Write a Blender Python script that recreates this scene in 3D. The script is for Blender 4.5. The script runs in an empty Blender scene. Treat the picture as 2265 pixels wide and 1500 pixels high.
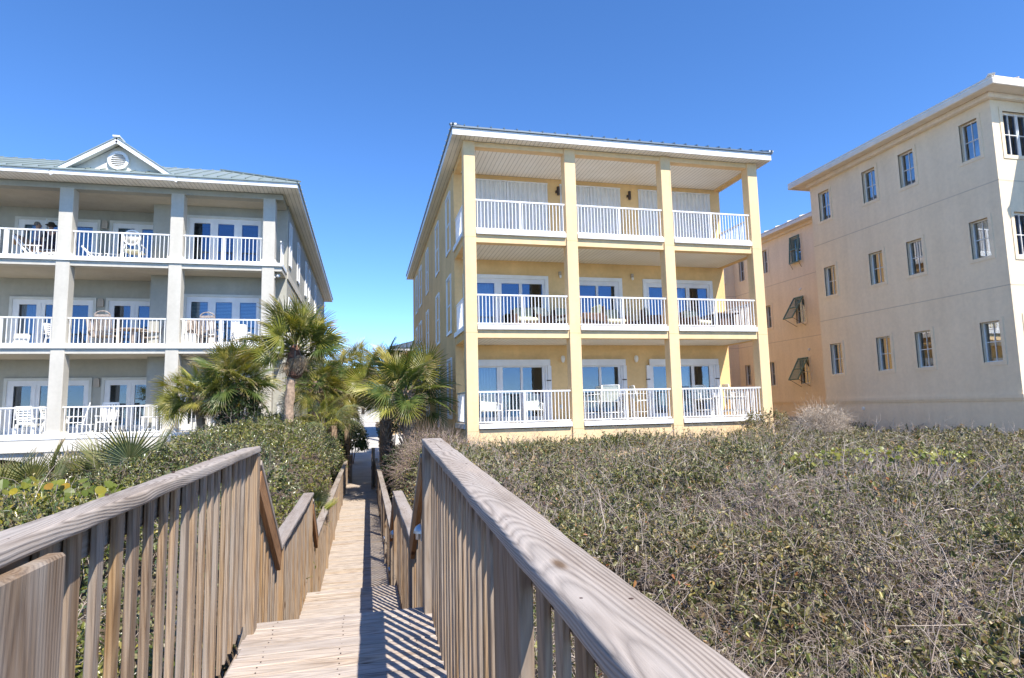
import bpy, bmesh, math, random
import numpy as np
from mathutils import Vector, Matrix, noise as mnoise

random.seed(7)
sc = bpy.context.scene
COL = sc.collection

# ------------------------------------------------------------------ camera
YAW, PITCH, ROLL, FPX = math.radians(13.5327), math.radians(6.3878), math.radians(-1.2722), 1353.1
_f = Vector((math.sin(YAW)*math.cos(PITCH), math.cos(YAW)*math.cos(PITCH), math.sin(PITCH)))
_r = Vector((math.cos(YAW), -math.sin(YAW), 0.0))
_u = _r.cross(_f)
_r2 = math.cos(ROLL)*_r + math.sin(ROLL)*_u
_u2 = -math.sin(ROLL)*_r + math.cos(ROLL)*_u
cam = bpy.data.cameras.new('camera')
cam.sensor_width = 36.0
cam.sensor_fit = 'HORIZONTAL'
cam.lens = FPX/2265.0*36.0
cam.clip_start, cam.clip_end = 0.05, 6000.0
cam_ob = bpy.data.objects.new('camera', cam)
COL.objects.link(cam_ob)
cam_ob.matrix_world = Matrix(((_r2.x, _u2.x, -_f.x, 0), (_r2.y, _u2.y, -_f.y, 0), (_r2.z, _u2.z, -_f.z, 0), (0, 0, 0, 1)))
sc.camera = cam_ob

# ------------------------------------------------------------------ sky, sun, exposure
SUN = Vector((0.345, -0.72, 1.0)).normalized()
ELEV = math.asin(SUN.z)
AZ = math.atan2(SUN.x, SUN.y)
world = bpy.data.worlds.new('World')
sc.world = world
world.use_nodes = True
wn = world.node_tree
wn.nodes.clear()
w_out = wn.nodes.new('ShaderNodeOutputWorld')
w_bg = wn.nodes.new('ShaderNodeBackground')
w_sky = wn.nodes.new('ShaderNodeTexSky')
w_sky.sky_type = 'NISHITA'
w_sky.sun_disc = False
w_sky.sun_elevation = ELEV
w_sky.sun_rotation = AZ
w_sky.altitude = 0.0
w_sky.air_density = 0.65
w_sky.dust_density = 0.0
w_sky.ozone_density = 4.0
w_bg.inputs['Strength'].default_value = 0.118
w_hs = wn.nodes.new('ShaderNodeHueSaturation')
w_hs.inputs['Saturation'].default_value = 1.17
w_hs.inputs['Hue'].default_value = 0.504
wn.links.new(w_sky.outputs[0], w_hs.inputs['Color'])
wn.links.new(w_hs.outputs[0], w_bg.inputs['Color'])
wn.links.new(w_bg.outputs[0], w_out.inputs['Surface'])

sun = bpy.data.lights.new('sun', 'SUN')
sun.energy = 3.0
sun.angle = math.radians(0.5)
sun.color = (1.0, 0.93, 0.82)
sun_ob = bpy.data.objects.new('sun', sun)
COL.objects.link(sun_ob)
sun_ob.location = SUN*60
sun_ob.rotation_euler = SUN.to_track_quat('Z', 'Y').to_euler()

vs = sc.view_settings
vs.view_transform = 'Standard'
vs.look = 'None'
vs.gamma = 1.0
vs.use_curve_mapping = False
vs.exposure = 1.45
try:
    sc.cycles.max_bounces = 10
    sc.cycles.diffuse_bounces = 7
    sc.cycles.glossy_bounces = 4
    sc.cycles.transparent_max_bounces = 12
    sc.cycles.caustics_reflective = False
    sc.cycles.caustics_refractive = False
except Exception:
    pass

# ------------------------------------------------------------------ helpers
WM = {}          # object -> world matrix (objects are only ever placed through place())

def place(o, parent=None, mw=None):
    mw = mw if mw is not None else Matrix.Identity(4)
    COL.objects.link(o)
    if parent is not None:
        o.parent = parent
        o.matrix_basis = WM[parent].inverted() @ mw
    else:
        o.matrix_basis = mw
    WM[o] = mw
    return o

def tag(o, label=None, cat=None, group=None, kind=None):
    if label: o['label'] = label
    if cat: o['category'] = cat
    if group: o['group'] = group
    if kind: o['kind'] = kind
    return o

def thing(name, label, cat, loc=(0, 0, 0), rz=0.0, group=None):
    o = bpy.data.objects.new(name, None)
    o.empty_display_size = 0.2
    place(o, None, Matrix.Translation(loc) @ Matrix.Rotation(rz, 4, 'Z'))
    return tag(o, label, cat, group)

class MB:
    """collects polygons; build() links them as one mesh object"""
    def __init__(s):
        s.v, s.f = [], []
    def add(s, vs_, fs_):
        n = len(s.v)
        s.v += [tuple(p) for p in vs_]
        s.f += [tuple(i+n for i in f) for f in fs_]
        return s
    def box(s, x0, x1, y0, y1, z0, z1):
        if x0 > x1: x0, x1 = x1, x0
        if y0 > y1: y0, y1 = y1, y0
        if z0 > z1: z0, z1 = z1, z0
        return s.add([(x0, y0, z0), (x1, y0, z0), (x1, y1, z0), (x0, y1, z0), (x0, y0, z1), (x1, y0, z1), (x1, y1, z1), (x0, y1, z1)],
                     [(0, 3, 2, 1), (4, 5, 6, 7), (0, 1, 5, 4), (1, 2, 6, 5), (2, 3, 7, 6), (3, 0, 4, 7)])
    def bar(s, a, b, w, t, up=(0, 0, 1)):
        a, b = Vector(a), Vector(b)
        d = (b-a).normalized()
        up = Vector(up)
        if abs(d.dot(up)) > 0.98: up = Vector((0, 1, 0))
        x = d.cross(up).normalized()*w/2
        y = x.cross(d).normalized()*t/2
        vs_ = [p+q for p in (a, b) for q in (-x-y, x-y, x+y, -x+y)]
        return s.add(vs_, [(3, 2, 1, 0), (4, 5, 6, 7), (0, 1, 5, 4), (1, 2, 6, 5), (2, 3, 7, 6), (3, 0, 4, 7)])
    def tube(s, pts, r, n=6, cap=True):
        pts = [Vector(p) for p in pts]
        rs = r if isinstance(r, (list, tuple)) else [r]*len(pts)
        ring = []
        for i, p in enumerate(pts):
            d = (pts[min(i+1, len(pts)-1)]-pts[max(i-1, 0)]).normalized()
            up = Vector((0, 0, 1)) if abs(d.z) < 0.9 else Vector((0, 1, 0))
            x = d.cross(up).normalized()
            y = x.cross(d).normalized()
            ring.append([p+(x*math.cos(2*math.pi*k/n)+y*math.sin(2*math.pi*k/n))*rs[i] for k in range(n)])
        vs_ = [q for R in ring for q in R]
        fs_ = []
        for i in range(len(pts)-1):
            for k in range(n):
                a, b = i*n+k, i*n+(k+1) % n
                fs_.append((a, a+n, b+n, b))
        if cap:
            fs_.append(tuple(range(n)))
            fs_.append(tuple(reversed(range((len(pts)-1)*n, len(pts)*n))))
        return s.add(vs_, fs_)
    def lathe(s, prof, c=(0, 0, 0), n=16, axis='Z'):
        vs_ = []
        for r, z in prof:
            for k in range(n):
                a = 2*math.pi*k/n
                p = (r*math.cos(a), r*math.sin(a), z)
                if axis == 'Y': p = (p[0], p[2], p[1])
                if axis == 'X': p = (p[2], p[0], p[1])
                vs_.append((p[0]+c[0], p[1]+c[1], p[2]+c[2]))
        fs_ = []
        m = len(prof)
        for i in range(m-1):
            for k in range(n):
                a, b = i*n+k, i*n+(k+1) % n
                fs_.append((a, b, b+n, a+n))
        fs_.append(tuple(reversed(range(n))))
        fs_.append(tuple(range((m-1)*n, m*n)))
        return s.add(vs_, fs_)
    def mesh(s, name):
        me = bpy.data.meshes.new(name)
        me.from_pydata(s.v, [], s.f)
        me.update()
        return me
    def build(s, name, mat, parent=None, smooth=False, bevel=0.0):
        """vertices are world coordinates; the object sits at its parent's place"""
        inv = WM[parent].inverted() if parent is not None else Matrix.Identity(4)
        me = s.mesh(name)
        if bevel > 0:
            bm = bmesh.new(); bm.from_mesh(me)
            bmesh.ops.bevel(bm, geom=list(bm.edges), offset=bevel, segments=1, affect='EDGES', profile=0.5)
            bm.to_mesh(me); bm.free()
        me.transform(inv)
        me.materials.append(mat)
        if smooth:
            for p in me.polygons: p.use_smooth = True
        o = bpy.data.objects.new(name, me)
        return place(o, parent, WM[parent] if parent is not None else Matrix.Identity(4))

def inst(name, me, mat, parent, mw):
    """one more object on a shared mesh; the material sits on the object"""
    if len(me.materials) == 0: me.materials.append(mat)
    o = bpy.data.objects.new(name, me)
    if me.materials[0] is not mat:
        o.material_slots[0].link = 'OBJECT'
        o.material_slots[0].material = mat
    return place(o, parent, mw)

def big_mesh(name, co, quads, mats, mat_idx=None, smooth=False):
    """numpy arrays to one mesh: co (n,3), quads (m,3 or 4)"""
    me = bpy.data.meshes.new(name)
    k = quads.shape[1]
    me.vertices.add(len(co)); me.vertices.foreach_set('co', np.ascontiguousarray(co, np.float32).ravel())
    me.loops.add(quads.size); me.loops.foreach_set('vertex_index', np.ascontiguousarray(quads, np.int32).ravel())
    me.polygons.add(len(quads))
    me.polygons.foreach_set('loop_start', np.arange(0, quads.size, k, dtype=np.int32))
    me.polygons.foreach_set('loop_total', np.full(len(quads), k, np.int32))
    if mat_idx is not None: me.polygons.foreach_set('material_index', np.ascontiguousarray(mat_idx, np.int32))
    if smooth: me.polygons.foreach_set('use_smooth', np.ones(len(quads), bool))
    for m in mats: me.materials.append(m)
    me.update(calc_edges=True)
    return me

def smooth(a, b, x):
    t = np.clip((np.asarray(x, float)-a)/(b-a), 0, 1)
    return t*t*(3-2*t)

# ------------------------------------------------------------------ materials
def newmat(name):
    m = bpy.data.materials.new(name)
    m.use_nodes = True
    nt = m.node_tree
    b = nt.nodes['Principled BSDF']
    return m, nt, b

def N(nt, typ, **kw):
    n = nt.nodes.new(typ)
    for k, v in kw.items():
        if k.startswith('_'): setattr(n, k[1:], v)
        else: n.inputs[k].default_value = v
    return n

def ramp(nt, fac, stops, interp='LINEAR'):
    r = nt.nodes.new('ShaderNodeValToRGB')
    r.color_ramp.interpolation = interp
    e = r.color_ramp.elements
    while len(e) < len(stops): e.new(0.5)
    for i, (p, c) in enumerate(stops):
        e[i].position = p
        e[i].color = (c[0], c[1], c[2], 1) if len(c) == 3 else c
    nt.links.new(fac, r.inputs[0])
    return r

def mapped(nt, coord='Object', scale=(1, 1, 1), rnd=False):
    tc = nt.nodes.new('ShaderNodeTexCoord')
    mp = N(nt, 'ShaderNodeMapping')
    mp.inputs['Scale'].default_value = scale
    nt.links.new(tc.outputs[coord], mp.inputs['Vector'])
    if rnd:
        oi = nt.nodes.new('ShaderNodeObjectInfo')
        mul = N(nt, 'ShaderNodeMath', _operation='MULTIPLY'); mul.inputs[1].default_value = 37.0
        nt.links.new(oi.outputs['Random'], mul.inputs[0])
        cb = N(nt, 'ShaderNodeCombineXYZ')
        for i in range(3): nt.links.new(mul.outputs[0], cb.inputs[i])
        nt.links.new(cb.outputs[0], mp.inputs['Location'])
        return mp.outputs[0], oi.outputs['Random']
    return mp.outputs[0]

def mixc(nt, fac, a, b, blend='MIX'):
    m = nt.nodes.new('ShaderNodeMix')
    m.data_type = 'RGBA'; m.blend_type = blend
    for s, v in ((0, fac), (6, a), (7, b)):
        if hasattr(v, 'links'): nt.links.new(v, m.inputs[s])
        elif s == 0: m.inputs[0].default_value = v
        else: m.inputs[s].default_value = (v[0], v[1], v[2], 1)
    return m.outputs[2]

def bump(nt, b, h, strength=0.3, dist=0.01):
    bp = N(nt, 'ShaderNodeBump', Strength=strength, Distance=dist)
    nt.links.new(h, bp.inputs['Height'])
    nt.links.new(bp.outputs[0], b.inputs['Normal'])

def plain(name, col, rough=0.5, metal=0.0, var=0.06, scale=3.0, spec=0.5):
    m, nt, b = newmat(name)
    n = N(nt, 'ShaderNodeTexNoise', Scale=scale, Detail=4.0)
    nt.links.new(mapped(nt), n.inputs['Vector'])
    r = ramp(nt, n.outputs['Fac'], [(0.3, [c*(1-var) for c in col]), (0.7, [min(1, c*(1+var)) for c in col])])
    nt.links.new(r.outputs[0], b.inputs['Base Color'])
    b.inputs['Roughness'].default_value = rough
    b.inputs['Metallic'].default_value = metal
    b.inputs['Specular IOR Level'].default_value = spec
    return m

def stucco(name, col, grain=0.25, stain=0.10):
    m, nt, b = newmat(name)
    v = mapped(nt)
    big = N(nt, 'ShaderNodeTexNoise', Scale=0.7, Detail=5.0, Roughness=0.6)
    nt.links.new(v, big.inputs['Vector'])
    vs2 = mapped(nt, scale=(3.0, 3.0, 0.25))
    st = N(nt, 'ShaderNodeTexNoise', Scale=1.2, Detail=4.0)
    nt.links.new(vs2, st.inputs['Vector'])
    mott = N(nt, 'ShaderNodeTexNoise', Scale=9.0, Detail=3.0)
    nt.links.new(v, mott.inputs['Vector'])
    c1 = ramp(nt, big.outputs['Fac'], [(0.3, [c*(1-stain) for c in col]), (0.7, [min(1, c*(1+stain*0.5)) for c in col])])
    s1 = ramp(nt, st.outputs['Fac'], [(0.35, (1, 1, 1)), (0.8, (0.86, 0.85, 0.82))])
    c2 = mixc(nt, 0.55, c1.outputs[0], s1.outputs[0], 'MULTIPLY')
    s2 = ramp(nt, mott.outputs['Fac'], [(0.3, (0.93, 0.93, 0.93)), (0.7, (1.0, 1.0, 1.0))])
    c3 = mixc(nt, 1.0, c2, s2.outputs[0], 'MULTIPLY')
    nt.links.new(c3, b.inputs['Base Color'])
    b.inputs['Roughness'].default_value = 0.9
    b.inputs['Specular IOR Level'].default_value = 0.2
    fine = N(nt, 'ShaderNodeTexNoise', Scale=55.0, Detail=3.0, Roughness=0.7)
    nt.links.new(v, fine.inputs['Vector'])
    bump(nt, b, fine.outputs['Fac'], grain, 0.012)
    return m

def beadboard(name, col, scale, axis):
    """narrow grooves every few inches across one axis"""
    m, nt, b = newmat(name)
    tc = nt.nodes.new('ShaderNodeTexCoord')
    sp = nt.nodes.new('ShaderNodeSeparateXYZ')
    nt.links.new(tc.outputs['Object'], sp.inputs[0])
    mul = N(nt, 'ShaderNodeMath', _operation='MULTIPLY'); mul.inputs[1].default_value = scale
    nt.links.new(sp.outputs[axis], mul.inputs[0])
    fr = N(nt, 'ShaderNodeMath', _operation='FRACT'); nt.links.new(mul.outputs[0], fr.inputs[0])
    r = ramp(nt, fr.outputs[0], [(0.0, [c*0.55 for c in col]), (0.10, [c*0.6 for c in col]), (0.16, col), (1.0, col)])
    n = N(nt, 'ShaderNodeTexNoise', Scale=1.5, Detail=3.0)
    nt.links.new(tc.outputs['Object'], n.inputs['Vector'])
    rr = ramp(nt, n.outputs['Fac'], [(0.3, (0.93, 0.92, 0.9)), (0.7, (1, 1, 1))])
    nt.links.new(mixc(nt, 1.0, r.outputs[0], rr.outputs[0], 'MULTIPLY'), b.inputs['Base Color'])
    b.inputs['Roughness'].default_value = 0.55
    h = ramp(nt, fr.outputs[0], [(0.0, (0, 0, 0)), (0.12, (0, 0, 0)), (0.2, (1, 1, 1)), (1, (1, 1, 1))])
    bump(nt, b, h.outputs[0], 0.5, 0.01)
    return m

def wood(name, light, dark, grain=1.0, weather=None, wamt=0.5, knots=True, tone=0.22, ringscale=95.0, z0=0.0, tilt=0.045, warp=0.035):
    """sawn board, long axis = local X, thickness = local Z"""
    m, nt, b = newmat(name)
    v, rnd = mapped(nt, rnd=True)
    # warped growth rings: a cone of rings cut by the board face
    wv = N(nt, 'ShaderNodeTexNoise', Scale=1.0, Detail=2.0)
    mpw = N(nt, 'ShaderNodeMapping'); mpw.inputs['Scale'].default_value = (1.1, 2.6, 2.6)
    nt.links.new(v, mpw.inputs['Vector']); nt.links.new(mpw.outputs[0], wv.inputs['Vector'])
    tc = nt.nodes.new('ShaderNodeTexCoord')
    sp = nt.nodes.new('ShaderNodeSeparateXYZ'); nt.links.new(tc.outputs['Object'], sp.inputs[0])
    spv = nt.nodes.new('ShaderNodeSeparateXYZ'); nt.links.new(v, spv.inputs[0])
    def math_(op, a, bb):
        n_ = N(nt, 'ShaderNodeMath', _operation=op)
        for i, q in enumerate((a, bb)):
            if hasattr(q, 'links'): nt.links.new(q, n_.inputs[i])
            else: n_.inputs[i].default_value = q
        return n_.outputs[0]
    lowx = N(nt, 'ShaderNodeTexNoise', Scale=0.55, Detail=1.0)
    cx = N(nt, 'ShaderNodeCombineXYZ'); nt.links.new(spv.outputs[0], cx.inputs[0]); nt.links.new(rnd, cx.inputs[1])
    nt.links.new(cx.outputs[0], lowx.inputs['Vector'])
    yy = math_('ADD', sp.outputs[1], math_('MULTIPLY', math_('SUBTRACT', lowx.outputs['Fac'], 0.5), 0.16))
    yy = math_('ADD', yy, math_('MULTIPLY', math_('SUBTRACT', rnd, 0.5), 0.08))
    zz = math_('ADD', math_('MULTIPLY', sp.outputs[0], tilt), math_('ADD', math_('ADD', sp.outputs[2], z0), math_('MULTIPLY', rnd, 0.12 if z0 == 0 else 0.02)))
    rr = math_('SQRT', math_('ADD', math_('MULTIPLY', yy, yy), math_('MULTIPLY', zz, zz)), 0.0)
    rr = math_('ADD', rr, math_('MULTIPLY', math_('SUBTRACT', wv.outputs['Fac'], 0.5), warp))
    ring = math_('FRACT', math_('MULTIPLY', rr, ringscale), 0.0)
    rc = ramp(nt, ring, [(0.0, (0.15, 0.15, 0.15)), (0.45, (0.95, 0.95, 0.95)), (0.8, (0.6, 0.6, 0.6)), (1.0, (0.15, 0.15, 0.15))])
    fib = N(nt, 'ShaderNodeTexNoise', Scale=1.0, Detail=6.0, Roughness=0.65)
    mpf = N(nt, 'ShaderNodeMapping'); mpf.inputs['Scale'].default_value = (4.0, 190.0, 190.0)
    nt.links.new(v, mpf.inputs['Vector']); nt.links.new(mpf.outputs[0], fib.inputs['Vector'])
    g = math_('ADD', math_('MULTIPLY', rc.outputs[0], 0.50*grain), math_('MULTIPLY', fib.outputs['Fac'], 0.68))
    base = ramp(nt, g, [(0.18, dark), (0.82, light)])
    col = base.outputs[0]
    # per-board tone
    tn = ramp(nt, rnd, [(0.0, (1-tone, 1-tone, 1-tone*0.9)), (0.5, (1, 1, 1)), (0.75, (1.0, 0.92, 0.80)), (1.0, (1-tone*0.4, 1-tone*0.6, 1-tone))])
    col = mixc(nt, 1.0, col, tn.outputs[0], 'MULTIPLY')
    if weather is not None:
        wz = N(nt, 'ShaderNodeTexNoise', Scale=1.0, Detail=5.0, Roughness=0.6)
        mp2 = N(nt, 'ShaderNodeMapping'); mp2.inputs['Scale'].default_value = (1.2, 14.0, 14.0)
        nt.links.new(v, mp2.inputs['Vector']); nt.links.new(mp2.outputs[0], wz.inputs['Vector'])
        wr = ramp(nt, wz.outputs['Fac'], [(0.38, (0, 0, 0)), (0.62, (wamt, wamt, wamt))])
        wcol = mixc(nt, g, [c*0.62 for c in weather], weather)
        col = mixc(nt, wr.outputs[0], col, wcol)
    if knots:
        kv = N(nt, 'ShaderNodeTexVoronoi', Scale=1.0)
        mpk = N(nt, 'ShaderNodeMapping'); mpk.inputs['Scale'].default_value = (2.2, 6.5, 3.0)
        nt.links.new(v, mpk.inputs['Vector']); nt.links.new(mpk.outputs[0], kv.inputs['Vector'])
        kr = ramp(nt, kv.outputs['Distance'], [(0.0, (0.30, 0.22, 0.16)), (0.045, (0.45, 0.35, 0.26)), (0.08, (0.85, 0.8, 0.75)), (0.11, (1, 1, 1))])
        col = mixc(nt, 1.0, col, kr.outputs[0], 'MULTIPLY')
    # broad stains and damp patches
    sn = N(nt, 'ShaderNodeTexNoise', Scale=1.0, Detail=4.0, Roughness=0.65)
    mps = N(nt, 'ShaderNodeMapping'); mps.inputs['Scale'].default_value = (1.6, 5.0, 5.0)
    nt.links.new(v, mps.inputs['Vector']); nt.links.new(mps.outputs[0], sn.inputs['Vector'])
    sr = ramp(nt, sn.outputs['Fac'], [(0.30, (0.62, 0.58, 0.54)), (0.46, (0.95, 0.94, 0.92)), (0.60, (1, 1, 1)), (0.75, (1.14, 1.12, 1.08))])
    col = mixc(nt, 0.85, col, sr.outputs[0], 'MULTIPLY')
    # checks: thin dark splits along the grain
    ck = N(nt, 'ShaderNodeTexNoise', Scale=1.0, Detail=2.0)
    mpc = N(nt, 'ShaderNodeMapping'); mpc.inputs['Scale'].default_value = (0.9, 60.0, 60.0)
    nt.links.new(v, mpc.inputs['Vector']); nt.links.new(mpc.outputs[0], ck.inputs['Vector'])
    ckr = ramp(nt, ck.outputs['Fac'], [(0.0, (1, 1, 1)), (0.70, (1, 1, 1)), (0.745, (0.25, 0.22, 0.2)), (0.80, (0.3, 0.27, 0.25))])
    col = mixc(nt, 0.8, col, ckr.outputs[0], 'MULTIPLY')
    nt.links.new(col, b.inputs['Base Color'])
    b.inputs['Roughness'].default_value = 0.85
    b.inputs['Specular IOR Level'].default_value = 0.25
    hh = math_('ADD', g, math_('MULTIPLY', ckr.outputs[0], 0.8))
    bump(nt, b, hh, 0.55, 0.004)
    return m

def leafmat(name, stops, trans=0.25, rough=0.45, spec=0.5, backmix=None):
    """one colour per leaf (random per island), a little light through it"""
    m, nt, b = newmat(name)
    geo = nt.nodes.new('ShaderNodeNewGeometry')
    oi = nt.nodes.new('ShaderNodeObjectInfo')
    ad = N(nt, 'ShaderNodeMath', _operation='ADD'); nt.links.new(geo.outputs['Random Per Island'], ad.inputs[0]); nt.links.new(oi.outputs['Random'], ad.inputs[1])
    fr = N(nt, 'ShaderNodeMath', _operation='FRACT'); nt.links.new(ad.outputs[0], fr.inputs[0])
    r = ramp(nt, fr.outputs[0], stops)
    col = r.outputs[0]
    if backmix is not None:
        col = mixc(nt, geo.outputs['Backfacing'], col, mixc(nt, 0.6, col, backmix))
    nt.links.new(col, b.inputs['Base Color'])
    b.inputs['Roughness'].default_value = rough
    b.inputs['Specular IOR Level'].default_value = spec
    tr = nt.nodes.new('ShaderNodeBsdfTranslucent')
    tcol = mixc(nt, 1.0, col, (1.0, 1.0, 0.55), 'MULTIPLY')
    nt.links.new(tcol, tr.inputs['Color'])
    mx = N(nt, 'ShaderNodeMixShader'); mx.inputs[0].default_value = trans
    nt.links.new(b.outputs[0], mx.inputs[1]); nt.links.new(tr.outputs[0], mx.inputs[2])
    out = nt.nodes['Material Output']
    nt.links.new(mx.outputs[0], out.inputs['Surface'])
    return m

def glassmat(name, refl=0.30, tint=(0.75, 0.82, 0.85), rc=(0.58, 0.70, 0.95)):
    m, nt, b = newmat(name)
    nt.nodes.remove(b)
    out = nt.nodes['Material Output']
    tr = N(nt, 'ShaderNodeBsdfTransparent'); tr.inputs['Color'].default_value = (*tint, 1)
    gl = N(nt, 'ShaderNodeBsdfGlossy', Roughness=0.01)
    gl.inputs['Color'].default_value = (*rc, 1)
    # slight waviness of the pane
    n = N(nt, 'ShaderNodeTexNoise', Scale=1.6, Detail=1.0)
    nt.links.new(mapped(nt), n.inputs['Vector'])
    bp = N(nt, 'ShaderNodeBump', Strength=0.06, Distance=0.02); nt.links.new(n.outputs['Fac'], bp.inputs['Height'])
    nt.links.new(bp.outputs[0], gl.inputs['Normal'])
    fr = N(nt, 'ShaderNodeFresnel', IOR=1.5)
    ad = N(nt, 'ShaderNodeMath', _operation='ADD'); ad.use_clamp = True
    ad.inputs[1].default_value = refl
    nt.links.new(fr.outputs[0], ad.inputs[0])
    mx = N(nt, 'ShaderNodeMixShader')
    nt.links.new(ad.outputs[0], mx.inputs[0]); nt.links.new(tr.outputs[0], mx.inputs[1]); nt.links.new(gl.outputs[0], mx.inputs[2])
    nt.links.new(mx.outputs[0], out.inputs['Surface'])
    return m

MT = {}
MT['yellow'] = stucco('yellow_stucco', (0.86, 0.60, 0.30), stain=0.13)
MT['yellow_trim'] = stucco('pale_yellow_stucco', (0.87, 0.645, 0.375))
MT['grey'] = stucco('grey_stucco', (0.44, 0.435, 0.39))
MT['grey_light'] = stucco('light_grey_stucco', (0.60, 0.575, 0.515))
MT['peach'] = stucco('peach_stucco', (0.90, 0.755, 0.55), stain=0.06)
MT['cream'] = plain('cream_paint', (0.80, 0.71, 0.59), 0.6)
MT['white'] = plain('white_paint', (0.80, 0.80, 0.79), 0.4)
MT['white_alu'] = plain('white_aluminium', (0.82, 0.82, 0.82), 0.3)
MT['white_wall'] = stucco('white_stucco', (0.76, 0.73, 0.66))
MT['vinyl'] = plain('grey_white_vinyl', (0.76, 0.76, 0.77), 0.45)
MT['casing'] = plain('pale_grey_casing', (0.60, 0.60, 0.56), 0.55)
MT['bead_x'] = beadboard('beadboard_across', (0.88, 0.85, 0.79), 7.0, 0)
MT['bead_y'] = beadboard('beadboard_along', (0.88, 0.85, 0.79), 4.0, 1)
MT['ceil_grey'] = stucco('beige_grey_ceiling', (0.55, 0.50, 0.41), 0.1)
MT['metal_grey'] = plain('grey_metal_roof', (0.20, 0.23, 0.24), 0.35, 0.6)
MT['metal_green'] = plain('pale_green_metal_roof', (0.30, 0.35, 0.325), 0.4, 0.2)
MT['shutter_panel'] = plain('storm_panel_metal', (0.70, 0.70, 0.69), 0.4, 0.0, 0.06)
MT['glass'] = glassmat('window_glass', 0.06)
MT['glass_blue'] = glassmat('tinted_glass', 0.45, (0.5, 0.6, 0.7))
MT['glass_clear'] = glassmat('clear_glass', 0.32, (0.8, 0.82, 0.8), (0.95, 0.95, 0.95))
MT['room'] = plain('interior_dimness', (0.10, 0.085, 0.07), 0.9)  # dimness of unlit interiors put into the colour
MT['curtain'] = plain('pale_curtain', (0.50, 0.52, 0.58), 0.9)
MT['blind'] = plain('window_blind', (0.80, 0.80, 0.76), 0.7)
MT['reflected_tan'] = plain('tan_reflection_tone', (0.34, 0.26, 0.15), 0.9, 0, .3, 1.2)  # yellow house's reflection and curtain tone put into the backing colour
MT['dark'] = plain('dark_bronze', (0.045, 0.028, 0.02), 0.4)
MT['green_shutter'] = plain('green_shutter_paint', (0.13, 0.22, 0.175), 0.45)
MT['beige_lamp'] = plain('beige_lamp', (0.42, 0.36, 0.30), 0.5)
MT['steel'] = plain('galvanised_steel', (0.55, 0.56, 0.57), 0.38, 0.85, 0.15, 20)
MT['cap'] = wood('weathered_rail_wood', (0.42, 0.355, 0.30), (0.10, 0.072, 0.058), 1.0, (0.42, 0.38, 0.345), 0.65, True, 0.14, 210.0)
MT['cap_hero'] = wood('weathered_rail_wood_swirled', (0.45, 0.385, 0.33), (0.085, 0.062, 0.05), 1.0, (0.44, 0.40, 0.365), 0.60, True, 0.05, 165.0, 0.10, 0.06, 0.085)
MT['post'] = wood('brown_rail_wood', (0.47, 0.335, 0.21), (0.13, 0.07, 0.036), 0.85, (0.38, 0.32, 0.265), 0.9, True, 0.42)
MT['deck'] = wood('bleached_deck_wood', (0.58, 0.495, 0.42), (0.14, 0.10, 0.085), 0.85, (0.58, 0.515, 0.455), 0.75, True, 0.22)
MT['under'] = wood('underside_wood', (0.42, 0.23, 0.11), (0.18, 0.09, 0.045), 0.7)
# ------------------------------------------------------------------ boards
_board_cache = {}
def board_mesh(L, w, t, bev=0.004, cut=0.0, key=''):
    k = (round(L, 3), round(w, 3), round(t, 3), round(cut, 3), key)
    if k in _board_cache: return _board_cache[k]
    bm = bmesh.new()
    vs_ = [bm.verts.new(p) for p in ((-L/2, -w/2, -t/2), (L/2, -w/2, -t/2), (L/2, w/2, -t/2), (-L/2, w/2, -t/2),
                                      (-L/2, -w/2, t/2), (L/2, -w/2, t/2), (L/2, w/2, t/2), (-L/2, w/2, t/2))]
    if cut:                       # sloping lower end (towards local -X)
        for v in (vs_[0], vs_[4]): v.co.x += cut
    for f in ((0, 3, 2, 1), (4, 5, 6, 7), (0, 1, 5, 4), (1, 2, 6, 5), (2, 3, 7, 6), (3, 0, 4, 7)): bm.faces.new([vs_[i] for i in f])
    bmesh.ops.bevel(bm, geom=list(bm.edges), offset=bev, segments=1, affect='EDGES', profile=0.5)
    me = bpy.data.meshes.new('board')
    bm.to_mesh(me); bm.free()
    _board_cache[k] = me
    return me

def frame_of(p0, p1, up):
    """matrix with X along p0->p1 and Z close to up, at the middle"""
    p0, p1, up = Vector(p0), Vector(p1), Vector(up)
    x = (p1-p0).normalized()
    y = up.cross(x).normalized()
    z = x.cross(y).normalized()
    c = (p0+p1)/2
    return Matrix(((x.x, y.x, z.x, c.x), (x.y, y.y, z.y, c.y), (x.z, y.z, z.z, c.z), (0, 0, 0, 1)))

def board(name, p0, p1, w, t, mat, parent, up=(0, 0, 1), bev=0.004, cut=0.0):
    L = (Vector(p1)-Vector(p0)).length
    return inst(name, board_mesh(L, w, t, bev, cut), mat, parent, frame_of(p0, p1, up))

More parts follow.
